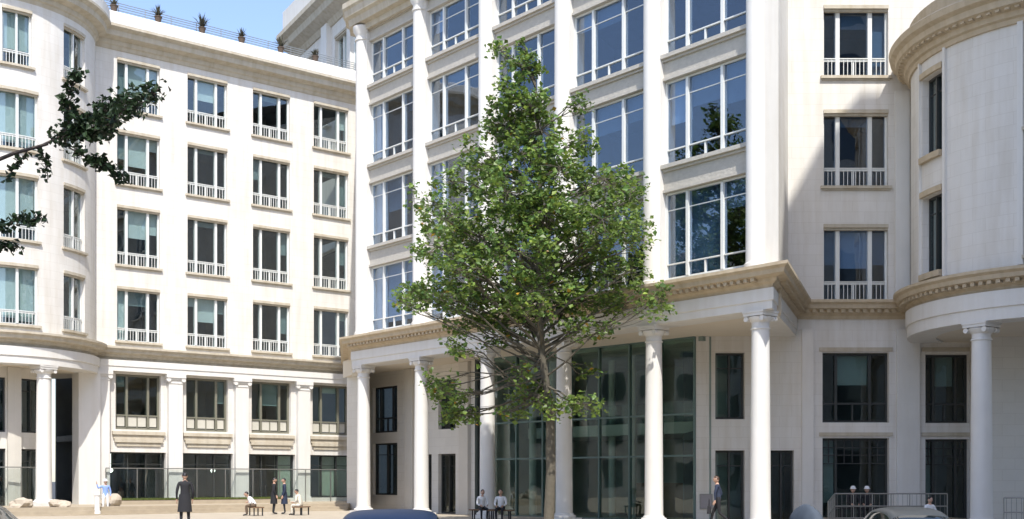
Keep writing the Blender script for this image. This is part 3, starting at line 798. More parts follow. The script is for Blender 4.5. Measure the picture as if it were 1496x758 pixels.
# ------------------------------------------------------------------ right round tower
TRc = (20.0, 42.3); TRr = 5.2
TR = Arc2(TRc, TRr, R(150), 1)
tr = thing('round_building', 'round pale stone tower at the right edge with a heavy dentilled cornice', 'building', (TRc[0], TRc[1], 0.4))
ru = lambda dg: (R(dg)-R(150))*TRr
RR = [(7.4, 10.15), (11.6, 14.42)]
wins = [(ru(183.5), ru(198), a, b) for a, b in RR]+[(ru(233), ru(254), a, b) for a, b in RR]
wall(TR, 0, ru(300), 6.9, 15.2, wins, 0.4, 'wall', 'stone', tr)
for k, w_ in enumerate(wins): window(TR, tr, *w_, 'ndark' if k < 2 else 'narrow', 0.3, [(0, .6, 'blind'), (1, .6, 'blind')] if k > 1 else None)
for k, (a, b) in enumerate(((ru(181.2), ru(182.6)), (ru(199), ru(200.4)), (ru(230), ru(232)))):
    mb = MB(); mb.box(TR.q, a, b, 0, 0.09, 7.1, 15.15, .3); mb.build('pilaster', 'stone_smooth', tr, local=WM[tr])
for a, b in RR:
    mb = MB(); mb.box(TR.q, ru(183), ru(198.5), 0.0, 0.10, b+0.02, b+0.22, 0.25); mb.build('window_head', 'stone_warm', tr, local=WM[tr])
    mb = MB(); mb.box(TR.q, ru(183.6), ru(197.9), 0.0, 0.16, a-0.22, a-0.01, 0.25); mb.build('window_sill', 'stone_warm', tr, local=WM[tr])
rooms(TR, ru(160), ru(290), [6.9, 11.0, 15.2], 3.4, tr, [ru(215)], v0=-0.41)
pts = arc_pts(TRc, TRr, R(140), R(300), 64)
sweep(pts, [(-0.4, 15.05), (0.08, 15.05), (0.12, 15.2), (0.22, 15.25), (0.25, 15.42), (0.55, 15.55), (0.58, 15.75), (0.75, 15.85), (0.80, 16.05), (0.74, 16.12), (0.1, 16.25), (0.1, 16.9), (-0.4, 16.9)], 'roof_cornice', 'stone_warm', tr)
blocks_along(pts, 0.26, 0.46, 15.44, 15.60, 0.15, 0.29, 'dentil_course', 'stone_warm', tr)
sweep(pts, [(v-0.02, z) for v, z in CORN_LOW], 'cornice', 'stone_warm', tr, 0.008)
blocks_along(pts, 0.22, 0.42, 6.528, 6.65, 0.14, 0.28, 'dentil_course', 'stone_warm', tr)
sweep(pts, [(-0.9, 5.35), (0.14, 5.35), (0.14, 5.75), (0.20, 5.77), (0.20, 6.31), (-0.9, 6.31)], 'architrave', 'stone_smooth', tr, 0.0)
mb = MB(); mb.lathe((TRc[0], TRc[1], EYE), [(0.001, 5.40), (TRr-0.3, 5.40)], 48); mb.build('portico_ceiling', 'stone_soffit', tr, local=WM[tr])
mb = MB(); mb.lathe((TRc[0], TRc[1], EYE), [(0.001, 16.5), (TRr-0.2, 16.5)], 48); mb.build('roof', 'roof_lead', tr, local=WM[tr])
def tray(x, rr):
    a = math.atan((x-748)/1700.0); D = math.hypot(*TRc); th = math.atan2(TRc[0], TRc[1])-a
    al = D*math.cos(th)-math.sqrt(rr*rr-(D*math.sin(th))**2); return (al*math.sin(a), al*math.cos(a))
for x in (1434,):
    cx, cy = tray(x, TRr-0.25); column(tr, cx, cy, FC, 5.35, 0.36, math.atan2(cy-TRc[1], cx-TRc[0])+math.pi/2)
a0 = math.atan2(cy-TRc[1], cx-TRc[0])
for d in (48, -48):
    column(tr, TRc[0]+(TRr-0.25)*math.cos(a0+R(d)), TRc[1]+(TRr-0.25)*math.sin(a0+R(d)), FC, 5.35, 0.36, a0+R(d)) if d > 0 else None
RBW = Plane2((17.9, 43.6), (1, 0), (0, -1))
wall(RBW, 0, 8, FC-0.1, 5.40, [(3.2, 4.6, FC, 1.4)], 0.4, 'ground_floor_wall', 'stone_beige', tr)
window(RBW, tr, 3.2, 4.6, FC, 1.4, 'ndark', 0.28, name='door')
mb = MB(); mb.box(RBW.q, -0.03, 0.0, -1.8, 0, FC, 5.4); mb.box(RBW.q, 2.9, 4.9, -1.5, -1.4, FC, 5.0); mb.build('side_wall', 'stone_beige', tr, local=WM[tr])
# low lead dome parts on the tower roof
mb = MB(); mb.lathe((TRc[0], TRc[1], EYE), [(4.3, 16.9), (4.2, 17.2), (3.4, 17.6), (0.001, 17.9)], 48); o = mb.build('roof_drum', 'roof_lead', tr, local=WM[tr]); smooth_mesh(o)

# ------------------------------------------------------------------ tall rear block seen above the left wing roof
A0 = (-15.2, 81.5); A1 = (-9.1, 70.9)
RB = Plane2(A0, (A1[0]-A0[0], A1[1]-A0[1]), (-0.867, -0.498))
rb = thing('rear_building', 'tall pale stone block with projecting cornice rising behind the left wing roof', 'building', (A0[0], A0[1], 0.0))
LRB = (Vector(A1)-Vector(A0)).length
rops = [(7.6, 9.6, 24.9, 28.0), (10.2, 11.6, 24.9, 28.0), (7.6, 9.6, 20.5, 23.6), (10.2, 11.6, 20.5, 23.6), (2.0, 4.6, 24.6, 28.2)]
rops = [(a, b, c+0.4, d+0.5) for a, b, c, d in rops]
wall(RB, 0, LRB, 15, 29.6, rops, 0.4, 'wall', 'stone', rb)
for o_ in rops: window(RB, rb, *o_, 'upper' if o_[1]-o_[0] > 2.2 else 'narrow', 0.3)
mb = MB(); mb.box(RB.q, 6.0, 7.0, 0, 0.35, 23.0, 29.6); mb.build('pilaster', 'stone_smooth', rb, local=WM[rb])
mb = MB(); mb.box(RB.q, 5.8, LRB, 0, 0.55, 24.2, 24.75); mb.build('string_course', 'stone_moulding', rb, local=WM[rb])
sweep([A0, A1], [(-0.5, 29.4), (0.1, 29.4), (0.3, 29.7), (0.9, 30.0), (1.0, 30.4), (1.35, 30.6), (1.35, 30.9), (0.3, 31.2), (-0.5, 31.2)], 'roof_cornice', 'stone_moulding', rb, 0, 1)
sweep([A0, A1], [(-0.5, 31.21), (0.9, 31.21), (0.9, 32.6), (-0.5, 32.6)], 'parapet', 'stone_smooth', rb, 0, 1)
rooms(RB, 0, LRB, [15.2, 20.0, 24.4, 29.6], 4.0, rb, [5.0], v0=-0.41)
mb = MB(); mb.faces([(A0[0], A0[1], 31.3+EYE), (A1[0], A1[1], 31.3+EYE), (A1[0]+14, A1[1]+6, 31.3+EYE), (A0[0]+14, A0[1]+6, 31.3+EYE), (A0[0], A0[1], 0), (A0[0]+14, A0[1]+6, 0)], [(0, 1, 2, 3), (0, 4, 5, 3)])
mb.build('roof', 'roof_lead', rb, local=WM[rb])

# ------------------------------------------------------------------ unseen blocks added for reflections and bounce; the tall one shades the right tower
def block(name, label, poly, H, mt, floors, bay):
    cx = sum(p[0] for p in poly)/len(poly); cy = sum(p[1] for p in poly)/len(poly)
    b = thing(name, label, 'building', (cx, cy, 0)); n = len(poly); mb = MB()
    mb.faces([(p[0], p[1], 0.0) for p in poly]+[(p[0], p[1], H) for p in poly], [tuple(range(n, 2*n))]+[(i, (i+1) % n, n+(i+1) % n, n+i) for i in range(n)])
    mb.build('wall', mt, b, local=WM[b])
    mb = MB()
    for i in range(n):
        a = Vector(poly[i]); c = Vector(poly[(i+1) % n]); d = c-a; L = d.length; d.normalize(); nr = Vector((d.y, -d.x))
        if nr.dot(a-Vector((cx, cy))) < 0: nr = -nr
        k = int(L/bay)
        for f in range(floors):
            z0 = 1.2+f*(H-1.5)/floors; z1 = z0+(H-1.5)/floors*0.58
            for j in range(k):
                u = (j+0.5)*L/k
                q = lambda uu, v, z: (a.x+d.x*uu+nr.x*v, a.y+d.y*uu+nr.y*v, z)
                mb.box(q, u-bay*0.27, u+bay*0.27, -0.1, 0.03, z0, z1)
    o = mb.build('windows', 'glass_far', b, local=WM[b]); o['kind'] = 'stuff'
    mb = MB()
    return b
block('unseen_shade_block', 'unseen tall block beyond the right edge, shaped to cast shade on the round tower', [(14.92, 21.4), (16.42, 23.85), (17.6, 25.05), (40, 25.05), (40, 12), (14.9, 12)], 45+EYE, 'stone_far', 12, 3.0)
block('unseen_block', 'unseen stone block added beyond the left edge for reflections in the lobby glass', [(-52, 20), (-52, 75), (-66, 75), (-66, 20)], 21, 'stone_far', 5, 3.2)
block('unseen_block', 'unseen pale block added across the street for glass reflections and bounced light', [(-60, -16), (60, -16), (60, -28), (-60, -28)], 15, 'brick_far', 4, 3.2)

# ------------------------------------------------------------------ glass screens
def screen(label, surf, u0, u1, v, z0, z1, n):
    q = surf.q; g = thing('glass_screen', label, 'screen', q(u0, v, z0))
    for k in range(n):
        a = u0+(u1-u0)*k/n; b = u0+(u1-u0)*(k+1)/n
        mb = MB(); mb.box(q, a+0.03, b-0.03, v-0.008, v+0.008, z0+0.05, z1-0.03, 0.4 if surf.curved else None); mb.build('pane', 'glass_screen', g, local=WM[g])
        mb = MB(); mb.box(q, a-0.02, a+0.02, v-0.03, v+0.03, z0, z1); mb.build('post', 'metal_rail', g, local=WM[g])
    mb = MB(); mb.box(q, u0, u1, v-0.035, v+0.035, z1, z1+0.05, 0.4 if surf.curved else None); mb.build('top_rail', 'metal_rail', g, local=WM[g])
screen('long clear glass screen with grey top rail before the left wing shop windows', LW, -1.9, 12.9, 0.47, FL, 0.62, 9)
screen('curved clear glass screen behind the columns of the left round tower', Arc2(TLc, 3.6, R(-140), 1), 0, 7.6, 0, FL, 0.62, 5)
# ------------------------------------------------------------------ lawn strip, boulders
mb = MB(); mb.box(LW.q, -2.0, 7.7, 0.6, 2.3, FL, -1.03); bed = mb.build('planting_bed', 'step_stone'); tag(bed, 'low stone edged planting bed in front of the shop windows', 'planter')
mb = MB(); mb.box(LW.q, -1.9, 7.6, 0.7, 2.2, -1.04, -1.0); mb.build('soil', 'soil', bed)
mb = MB()
for k in range(9000):
    u = random.uniform(-1.88, 7.58); v = random.uniform(0.72, 2.18); h = random.uniform(0.05, 0.14)
    p = Vector(LW.q(u, v, -1.01)); a = random.uniform(0, 6.28); s = Vector((math.cos(a), math.sin(a), 0))*0.012; t = Vector((random.uniform(-.04, .04), random.uniform(-.04, .04), h))
    g = random.uniform(0.6, 1.5); mb.t = (g*random.uniform(.9, 1.3), g, g*.8)
    mb.tri(tuple(p-s), tuple(p+s), tuple(p+t))
tag(mb.build('grass', 'grass'), 'short green grass growing in the bed by the shop windows', 'grass', kind='stuff')
def rock(x, y, z, sx, sy, sz, label, seed):
    bm = bmesh.new(); bmesh.ops.create_icosphere(bm, subdivisions=3, radius=1)
    for v in bm.verts:
        n_ = noise.noise(v.co*1.3+Vector((seed*7.1, 0, 0)))*0.45+noise.noise(v.co*3.1+Vector((0, seed*3.3, 0)))*0.16
        v.co *= 1+n_; v.co.x *= sx; v.co.y *= sy; v.co.z = max(-0.25, v.co.z)*sz+0.25*sz
    me = bpy.data.meshes.new('boulder'); bm.to_mesh(me); bm.free(); me.materials.append(MAT['rock'])
    o = link('boulder', me, None, Matrix.Translation((x, y, z))); tag(o, label, 'boulder', 'pale boulders on the steps by the left round tower'); return o
rock(-23.9, 51.9, 0.48, 0.85, 0.5, 0.46, 'largest pale boulder, at the left edge below the round tower', 1)
rock(-22.3, 52.9, 0.48, 0.55, 0.4, 0.36, 'medium pale boulder just left of the round tower column', 2)
rock(-20.95, 53.9, 0.48, 0.5, 0.4, 0.28, 'flat pale boulder just right of the round tower column', 3)
rock(-19.3, 56.0, 0.48, 0.42, 0.36, 0.50, 'upright pale boulder beside the white post', 4)

# ------------------------------------------------------------------ trees
def leaf(mb, c, nrm, up, L, Wd):
    """folded pointed leaf of four faces"""
    s = nrm.cross(up).normalized()*Wd*0.5; n2 = nrm*Wd*0.18
    a = c-up*L*0.5; b = c+up*L*0.5; m1 = c-up*L*0.08
    l_ = m1-s+n2; r_ = m1+s+n2
    i = len(mb.v); mb.v += [tuple(a), tuple(r_), tuple(b), tuple(l_), tuple(m1)]
    for f in ((0, 1, 4), (1, 2, 4), (2, 3, 4), (3, 0, 4)):
        mb.f.append(tuple(i+k for k in f)); mb.uv.append(None); mb.mi.append(0); mb.tint.append(mb.t)
def limb(mb, a, b, r0, r1, seed, segs=6, sag=0.0):
    a = Vector(a); b = Vector(b); pts = []; rs = []
    L = (b-a).length
    for i in range(segs+1):
        t = i/segs; p = a.lerp(b, t)
        off = Vector((noise.noise(Vector((seed, t*2.2, 0))), noise.noise(Vector((seed, 3+t*2.2, 5))), noise.noise(Vector((seed, 9+t*2, 1)))))*L*0.14*math.sin(math.pi*t)
        p = p+off+Vector((0, 0, sag*math.sin(math.pi*t))); pts.append(p); rs.append(r0+(r1-r0)*t)
    mb.path(pts, rs, 8 if r0 > 0.08 else 5); return pts
def rnd3():
    while True:
        v = Vector((random.uniform(-1, 1), random.uniform(-1, 1), random.uniform(-1, 1)))
        if 0.05 < v.length < 1: return v

TY = 40.2; TS = 1700/TY
tx = lambda x: (x-748)/TS
tz_ = lambda y: (702-y)/TS+EYE
TX = tx(801)
tree = thing('plane_tree', 'broad green leafy street tree standing in front of the colonnade', 'tree', (TX, TY, 0.0))
# clumps: x, y, rx, ry in photo pixels at the tree's own distance (then given a depth), weight
CL = [(765, 95, 26, 24, .9), (728, 70, 14, 8, .35), (762, 62, 8, 8, .2), (745, 130, 22, 22, .6), (768, 150, 34, 26, 1.1), (735, 185, 34, 26, 1.0), (790, 190, 36, 30, 1.1), (848, 150, 14, 18, .4), (765, 225, 50, 30, 1.5), (855, 205, 20, 24, .5),
      (705, 240, 34, 26, .8), (820, 245, 44, 30, 1.2), (740, 280, 55, 32, 1.6), (885, 262, 46, 24, 1.0), (660, 265, 36, 20, .55), (922, 280, 26, 24, .7), (632, 300, 22, 22, .4), (940, 350, 18, 24, .4), (585, 440, 16, 16, .3), (715, 150, 14, 14, .2), (690, 205, 18, 18, .3), (605, 290, 9, 28, .22), (650, 320, 40, 26, .9), (800, 310, 60, 36, 1.8), (880, 320, 52, 34, 1.5),
      (700, 345, 52, 34, 1.6), (640, 360, 38, 26, .8), (930, 330, 24, 26, .5), (760, 370, 60, 36, 1.9), (850, 380, 60, 36, 1.8), (920, 395, 36, 26, .7), (675, 395, 46, 28, 1.1), (780, 425, 60, 30, 1.7), (710, 435, 60, 26, 1.4), (640, 430, 46, 26, 1.1), (598, 430, 20, 20, .45),
      (850, 440, 60, 26, 1.5), (920, 440, 46, 22, .9), (965, 435, 22, 22, .5), (760, 470, 60, 20, 1.0), (850, 480, 50, 16, .6), (680, 470, 40, 18, .6), (660, 508, 26, 16, .4), (725, 490, 30, 14, .35),
      (655, 575, 28, 18, .45), (672, 605, 32, 14, .4), (630, 560, 14, 18, .25), (780, 575, 34, 18, .5), (745, 600, 26, 12, .3), (850, 590, 34, 12, .35), (815, 600, 20, 16, .25), (860, 545, 20, 12, .15), (760, 545, 16, 14, .2)]
wood = MB()
tp = []
H0 = [(0, 0.235), (0.4, 0.19), (2.0, 0.17), (4.0, 0.15), (6.2, 0.125), (8.5, 0.095), (11, 0.065), (13.5, 0.045), (15.6, 0.02)]
for z, r in H0:
    tp.append(Vector((TX+0.10*math.sin(z*0.6)-0.06*z*0.55*(z > 6)*0.9, TY+0.08*math.cos(z*0.5), z)))
wood.path(tp, [r for _, r in H0], 12)
def trunk_at(z):
    for i in range(len(tp)-1):
        if tp[i].z <= z <= tp[i+1].z: return tp[i].lerp(tp[i+1], (z-tp[i].z)/(tp[i+1].z-tp[i].z))
    return tp[-1]
fol = MB()
for ci, (px, py, rx, ry, wt) in enumerate(CL):
    if py > 530: wt *= 1.7
    wt *= random.uniform(0.8, 1.15)
    rxm = rx/TS; rzm = ry/TS
    depth_span = 3.6*max(0, 1-abs(py-380)/360.0)
    nsub = 3 if wt > 0.7 else (2 if wt > .3 else 1)
    for sbi in range(nsub):
        dy = random.uniform(-1, 1)*depth_span
        c = Vector((tx(px)*(TY+dy)/TY, TY+dy, (tz_(py)-EYE)*(TY+dy)/TY+EYE))
        zt_ = min(15.4, max(3.9, c.z-0.25-0.45*math.hypot(c.x-TX, dy)))
        if py > 540: zt_ = c.z+0.7
        st_ = trunk_at(zt_)
        pts = limb(wood, st_, c, 0.022+0.035*min(1, wt)*(1 if c.z < 11 else .6), 0.012, ci*3.7+sbi, 6, 0.1 if py < 540 else -0.1)
        tips = []
        nt_ = int((7+wt*13)/1.0)
        for k in range(nt_):
            e = rnd3(); e = e.normalized()*e.length**0.55
            tip = c+Vector((e.x*rxm*1.16, e.y*max(rxm, 0.5)*0.95, e.z*rzm*1.18-0.05))
            s0 = pts[random.choice((3, 4, 5, 6))] if random.random() < .6 else c
            mid = s0.lerp(tip, 0.5)+rnd3()*0.1
            wood.path([s0, mid, tip], [0.012, 0.008, 0.004], 4)
            tips.append((mid, tip))
        nl = int(wt*rxm*rzm*820/nsub/max(0.35, rxm*rzm)**0.25)+26
        for k in range(nl):
            mid, tip = random.choice(tips)
            p = mid.lerp(tip, random.random()**0.6*1.08)+rnd3()*0.20
            nrm = (rnd3()*0.9+Vector((0, -0.15, 0.75))).normalized(); up = nrm.cross(rnd3()).normalized()
            g = random.uniform(0.6, 1.5); y_ = random.random()
            if y_ < 0.005: t = (3.0*g, 1.15*g, 0.6*g)
            elif y_ < 0.12: t = (1.6*g, 1.4*g, 1.1*g)
            elif y_ < 0.4: t = (0.75*g, 0.9*g, 1.0*g)
            else: t = (1.05*g, 1.05*g, 0.9*g)
            fol.t = t
            Lf = random.uniform(0.09, 0.25)
            leaf(fol, p, nrm, up, Lf, Lf*random.uniform(0.65, 0.95))
o = wood.build('trunk', 'bark', tree, local=WM[tree]); smooth_mesh(o, 60)
o = fol.build('crown', 'leaf', tree, local=WM[tree]); o['kind'] = 'stuff'
NL1 = len(fol.f)

# overhanging tree at the left, trunk outside the frame
OY = 19.0; OS = 1700/OY
ox = lambda x: (x-748)/OS
oz = lambda y: (702-y)/OS+EYE
T2 = (-12.2, 18.2)
tree2 = thing('overhanging_tree', 'dark leafy tree whose branches hang in from the left edge over the street', 'tree', (T2[0], T2[1], 0))
wood = MB(); fol = MB()
limb(wood, (T2[0], T2[1], 0), (T2[0]+0.2, T2[1], 5.5), 0.30, 0.24, 1.3, 6)
limb(wood, (T2[0]+0.2, T2[1], 5.5), (T2[0]+1.0, T2[1]-0.6, 12.5), 0.24, 0.08, 2.3, 8)
def spray(pa, pb, r0, n_leaf, spread, seed, seg=7):
    pts = limb(wood, pa, pb, r0, 0.008, seed, seg)
    for k in range(int(n_leaf*1.6)):
        t = random.uniform(0.1, 1.0)*seg; i = min(seg-1, int(t)); c = pts[i].lerp(pts[i+1], t-i)
        p = c+rnd3()*spread*(0.5+0.6*random.random())
        if random.random() < 0.3: wood.path([c, p], [0.006, 0.003], 4)
        nrm = (rnd3()+Vector((0, 0, 0.5))).normalized(); up = nrm.cross(rnd3()).normalized(); g = random.uniform(0.5, 1.5)
        fol.t = (g, g, g); L = random.uniform(0.08, 0.14)
        leaf(fol, p, nrm, up, L, L*random.uniform(0.6, 0.85))
def O(x, y, dy=0.0): return Vector((ox(x)*(OY+dy)/OY, OY+dy, (oz(y)-EYE)*(OY+dy)/OY+EYE))
root = Vector((T2[0]+0.3, T2[1], 6.6))
mainb = limb(wood, root, O(70, 210), 0.07, 0.025, 4.1, 8)
spray(O(60, 213), O(232, 130, 0.5), 0.024, 420, 0.26, 5.0, 9)
spray(O(90, 205), O(112, 100, -0.3), 0.015, 130, 0.17, 6.0)
spray(O(100, 215), O(182, 260, 0.3), 0.014, 150, 0.15, 7.0)
spray(O(140, 190), O(205, 150, -.5), 0.014, 150, 0.24, 7.6)
spray(O(110, 195), O(160, 190, .4), 0.014, 130, 0.22, 7.9)
spray(O(60, 213), O(70, 262, .2), 0.01, 36, 0.14, 8.0, 4)
spray(O(40, 220), O(10, 262, .2), 0.01, 30, 0.13, 8.4, 4)
limb(wood, root+Vector((0, 0, -1.4)), O(-40, 335), 0.05, 0.02, 9.3, 6)
spray(O(-40, 335), O(62, 318, .1), 0.016, 120, 0.17, 9.0, 5)
spray(O(-30, 350), O(30, 362, .2), 0.012, 80, 0.16, 9.6, 4)
# unseen rest of the crown above the frame, placed to shade the hanging sprays
for k in range(60):
    a = random.uniform(0, 6.28); rr = random.uniform(1.0, 5.5); z = random.uniform(9.6, 13.8)
    x = T2[0]+2.6+math.cos(a)*rr*1.0; y = T2[1]-1.6+math.sin(a)*rr*0.9
    if (x+1.6)/y > -0.46 and (z-1.8-EYE) < 0.44*y: continue
    spray(Vector((T2[0]+0.9, T2[1]-0.5, random.uniform(8, 11.5))), Vector((x, y, z)), 0.03, 150, 0.75, 20+k, 5)
o = wood.build('trunk', 'bark_dark', tree2, local=WM[tree2]); smooth_mesh(o, 60)
o = fol.build('crown', 'leaf_shaded', tree2, local=WM[tree2]); o['kind'] = 'stuff'
print('leaf faces', NL1, len(fol.f))

# ------------------------------------------------------------------ people
def person(label, x, y, z, rz, pose, top, bottom, skin='skin', hair='hair_black', h=1.75, hat=None, lean=0.0, group=None, coat=False, arm='down'):
    k = h/1.75
    root = thing('person', label, 'person', (x, y, z), rz, group)
    J = {}
    if pose == 'sit': pz = 0.52
    else: pz = 0.95
    J['pel'] = Vector((0, 0, pz))
    ls, lc = math.sin(lean), math.cos(lean)
    def up(dx, dz, dy=0.0): return J['pel']+Vector((dx, dz*ls+dy*lc, dz*lc-dy*ls))
    J['belly'] = up(0, 0.14); J['chest'] = up(0, 0.37, 0.01); J['neck'] = up(0, 0.52); J['head'] = up(0, 0.585, 0.02)
    for s, n in ((-1, 'l'), (1, 'r')):
        J[n+'sh'] = up(s*0.18, 0.475)
        if pose == 'sit':
            J[n+'el'] = up(s*0.24, 0.20, 0.10); J[n+'wr'] = J['pel']+Vector((s*0.15, 0.32, 0.12+0.05*ls)); J[n+'ha'] = J[n+'wr']+Vector((-s*0.03, 0.09, -0.02))
            J[n+'hip'] = J['pel']+Vector((s*0.10, 0.03, -0.02)); J[n+'kn'] = Vector((s*0.13, 0.46, 0.50)); J[n+'an'] = Vector((s*0.12, 0.42, 0.09)); J[n+'to'] = Vector((s*0.13, 0.60, 0.04))
        elif pose == 'walk':
            J[n+'el'] = up(s*0.24, 0.18, -s*0.10); J[n+'wr'] = up(s*0.24, -0.03, s*-0.02+0.08); J[n+'ha'] = J[n+'wr']+Vector((0, 0.04, -0.09))
            J[n+'hip'] = J['pel']+Vector((s*0.10, 0, -0.04)); J[n+'kn'] = Vector((s*0.10, 0.20 if s > 0 else -0.02, 0.50)); J[n+'an'] = Vector((s*0.10, 0.30 if s > 0 else -0.36, 0.10 if s > 0 else 0.20)); J[n+'to'] = J[n+'an']+Vector((0, 0.17, -0.04 if s > 0 else -0.13))
        else:
            J[n+'el'] = up(s*0.25, 0.18, -0.03); J[n+'wr'] = up(s*0.24, -0.04, 0.08); J[n+'ha'] = J[n+'wr']+Vector((0, 0.03, -0.09))
            J[n+'hip'] = J['pel']+Vector((s*0.10, 0, -0.04)); J[n+'kn'] = Vector((s*0.11, 0.02, 0.50)); J[n+'an'] = Vector((s*0.12, -0.03, 0.09)); J[n+'to'] = Vector((s*0.14, 0.15, 0.04))
        if arm == 'raised' and s > 0:
            J[n+'el'] = up(0.36, 0.36, 0.12); J[n+'wr'] = up(0.42, 0.58, 0.16); J[n+'ha'] = up(0.44, 0.66, 0.17)
    names = list(J); idx = {n: i for i, n in enumerate(names)}
    rad = dict(pel=(.155, .115), belly=(.14, .10), chest=(.165, .115), neck=(.058, .058), head=(.058, .062))
    for n in 'lr':
        rad.update({n+'sh': (.068, .068), n+'el': (.045, .045), n+'wr': (.029, .029), n+'ha': (.04, .022), n+'hip': (.092, .095), n+'kn': (.058, .058), n+'an': (.038, .042), n+'to': (.042, .03)})
    if coat:
        rad['pel'] = (.18, .14); rad['lhip'] = rad['rhip'] = (.115, .12)
    edges = [('pel', 'belly'), ('belly', 'chest'), ('chest', 'neck'), ('neck', 'head')]
    for n in 'lr': edges += [('chest', n+'sh'), (n+'sh', n+'el'), (n+'el', n+'wr'), (n+'wr', n+'ha'), ('pel', n+'hip'), (n+'hip', n+'kn'), (n+'kn', n+'an'), (n+'an', n+'to')]
    vs = [tuple(J[n]) for n in names]; rads = [rad[n] for n in names]; es = [(idx[a], idx[b]) for a, b in edges]
    for n, s in (('l', -1), ('r', 1)):      # fingers and thumb
        hd = (J[n+'ha']-J[n+'wr']).normalized(); fw_ = Vector((0, 1, 0)); side = hd.cross(Vector((s, 0, 0))).normalized()
        for q_, (off, ln) in enumerate(((-0.028, .055), (-0.010, .068), (0.010, .064), (0.028, .05))):
            a = J[n+'ha']+hd*0.025+side*off; b = a+hd*ln*0.55; c = b+hd*ln*0.4+Vector((-s, 0, 0))*ln*0.3
            i0 = len(vs); vs += [tuple(a), tuple(b), tuple(c)]; rads += [(.010, .010), (.009, .009), (.007, .007)]; es += [(idx[n+'ha'], i0), (i0, i0+1), (i0+1, i0+2)]
        a = J[n+'wr'].lerp(J[n+'ha'], 0.5)+side*-0.04; b = a+hd*0.04+side*-0.015
        i0 = len(vs); vs += [tuple(a), tuple(b)]; rads += [(.011, .011), (.009, .009)]; es += [(idx[n+'ha'], i0), (i0, i0+1)]
    me = bpy.data.meshes.new('tmp'); me.from_pydata(vs, es, []); ob = bpy.data.objects.new('tmp', me); COL.objects.link(ob)
    md = ob.modifiers.new('s', 'SKIN'); 
    for i, r in enumerate(rads): me.skin_vertices[0].data[i].radius = r
    me.skin_vertices[0].data[0].use_root = True
    sb = ob.modifiers.new('u', 'SUBSURF'); sb.levels = 1; sb.render_levels = 1
    dg = bpy.context.evaluated_depsgraph_get(); ev = ob.evaluated_get(dg); bm = bmesh.new(); bm.from_mesh(ev.to_mesh()); ev.to_mesh_clear()
    bpy.data.objects.remove(ob)
    # materials by nearest bone
    segs = []
    for a, b in edges:
        m_ = 1
        if (a, b) in (('neck', 'head'),): m_ = 0
        if a[1:] == 'wr' : m_ = 0
        if (a == 'pel' and b[1:] == 'hip') or a[1:] in ('hip', 'kn'): m_ = 2
        if a[1:] == 'an': m_ = 3
        segs.append((J[a], J[b], m_))
    if coat:
        pass
    for f in bm.faces:
        c = f.calc_center_median(); best = 9; mm = 1
        for a, b, m_ in segs:
            ab = b-a; t = max(0, min(1, (c-a).dot(ab)/max(1e-6, ab.dot(ab)))); d = (c-(a+ab*t)).length
            if d < best: best = d; mm = m_
        if coat and mm == 2 and c.z > 0.55: mm = 1
        f.material_index = mm; f.smooth = True
    # head: shaped ellipsoid with nose, ears, eyes, mouth
    hc = J['head']+Vector((0, 0.015+0.04*ls, 0.10))
    r_ = bmesh.ops.create_icosphere(bm, subdivisions=3, radius=1.0)
    hv = set(r_['verts'])
    for v in hv:
        p = v.co.copy(); w_ = 0.078*(1-0.12*max(0, -p.z)); v.co = Vector((p.x*w_, p.y*0.098, p.z*0.118))
        if p.y > 0.75 and abs(p.x) < 0.22 and -0.35 < p.z < 0.12: v.co.y += 0.022
        if abs(p.x) > 0.9 and abs(p.z) < 0.28 and abs(p.y) < 0.3: v.co.x += 0.014*(1 if p.x > 0 else -1)
        v.co += hc
    for f in bm.faces:
        if all(v in hv for v in f.verts): f.smooth = True; f.material_index = 0
    for s in (-1, 1):
        e = bmesh.ops.create_icosphere(bm, subdivisions=1, radius=0.013, matrix=Matrix.Translation(hc+Vector((s*0.03, 0.083, 0.012))))
        for v in e['verts']:
            for f in v.link_faces: f.material_index = 3
    e = bmesh.ops.create_cube(bm, size=1.0, matrix=Matrix.Translation(hc+Vector((0, 0.088, -0.05))) @ Matrix.Diagonal((0.045, 0.012, 0.008, 1)))
    for v in e['verts']:
        for f in v.link_faces: f.material_index = 4
    me2 = bpy.data.meshes.new('body')
    bmesh.ops.scale(bm, vec=(k, k, k), verts=bm.verts); bm.to_mesh(me2); bm.free()
    for m_ in (skin, top, bottom, 'shoe', 'lamp_red'): me2.materials.append(MAT[m_])
    link('body', me2, root, WM[root])
    # hair as cap
    bm = bmesh.new(); bmesh.ops.create_icosphere(bm, subdivisions=3, radius=1.0)
    for v in list(bm.verts):
        if v.co.z < -0.25+0.75*max(0, v.co.y) or v.co.y > 0.72 and v.co.z < .55: bm.verts.remove(v)
    for v in bm.verts:
        n_ = 1.0+0.05*noise.noise(v.co*5); v.co = (Vector((v.co.x*0.086*n_, v.co.y*0.108*n_, v.co.z*0.128*n_))+hc+Vector((0, -0.006, 0)))*k
    for f in bm.faces: f.smooth = True
    mh = bpy.data.meshes.new('hair'); bm.to_mesh(mh); bm.free(); mh.materials.append(MAT[hair]); link('hair', mh, root, WM[root])
    if coat and pose != 'sit':
        mb = MB(); prof = [(0.17, 1.06), (0.185, 0.95), (0.20, 0.75), (0.225, 0.50), (0.215, 0.50), (0.18, 0.75), (0.16, 1.0)]; n_ = 20
        vs = [(r_*k*math.cos(6.2832*i/n_)*(1+0.03*math.sin(i*2.1)), r_*k*0.74*math.sin(6.2832*i/n_)*(1+0.04*math.sin(i*3.3)), z_*k) for r_, z_ in prof for i in range(n_)]
        mb.faces(vs, [(a*n_+i, a*n_+(i+1) % n_, (a+1)*n_+(i+1) % n_, (a+1)*n_+i) for a in range(len(prof)-1) for i in range(n_)])
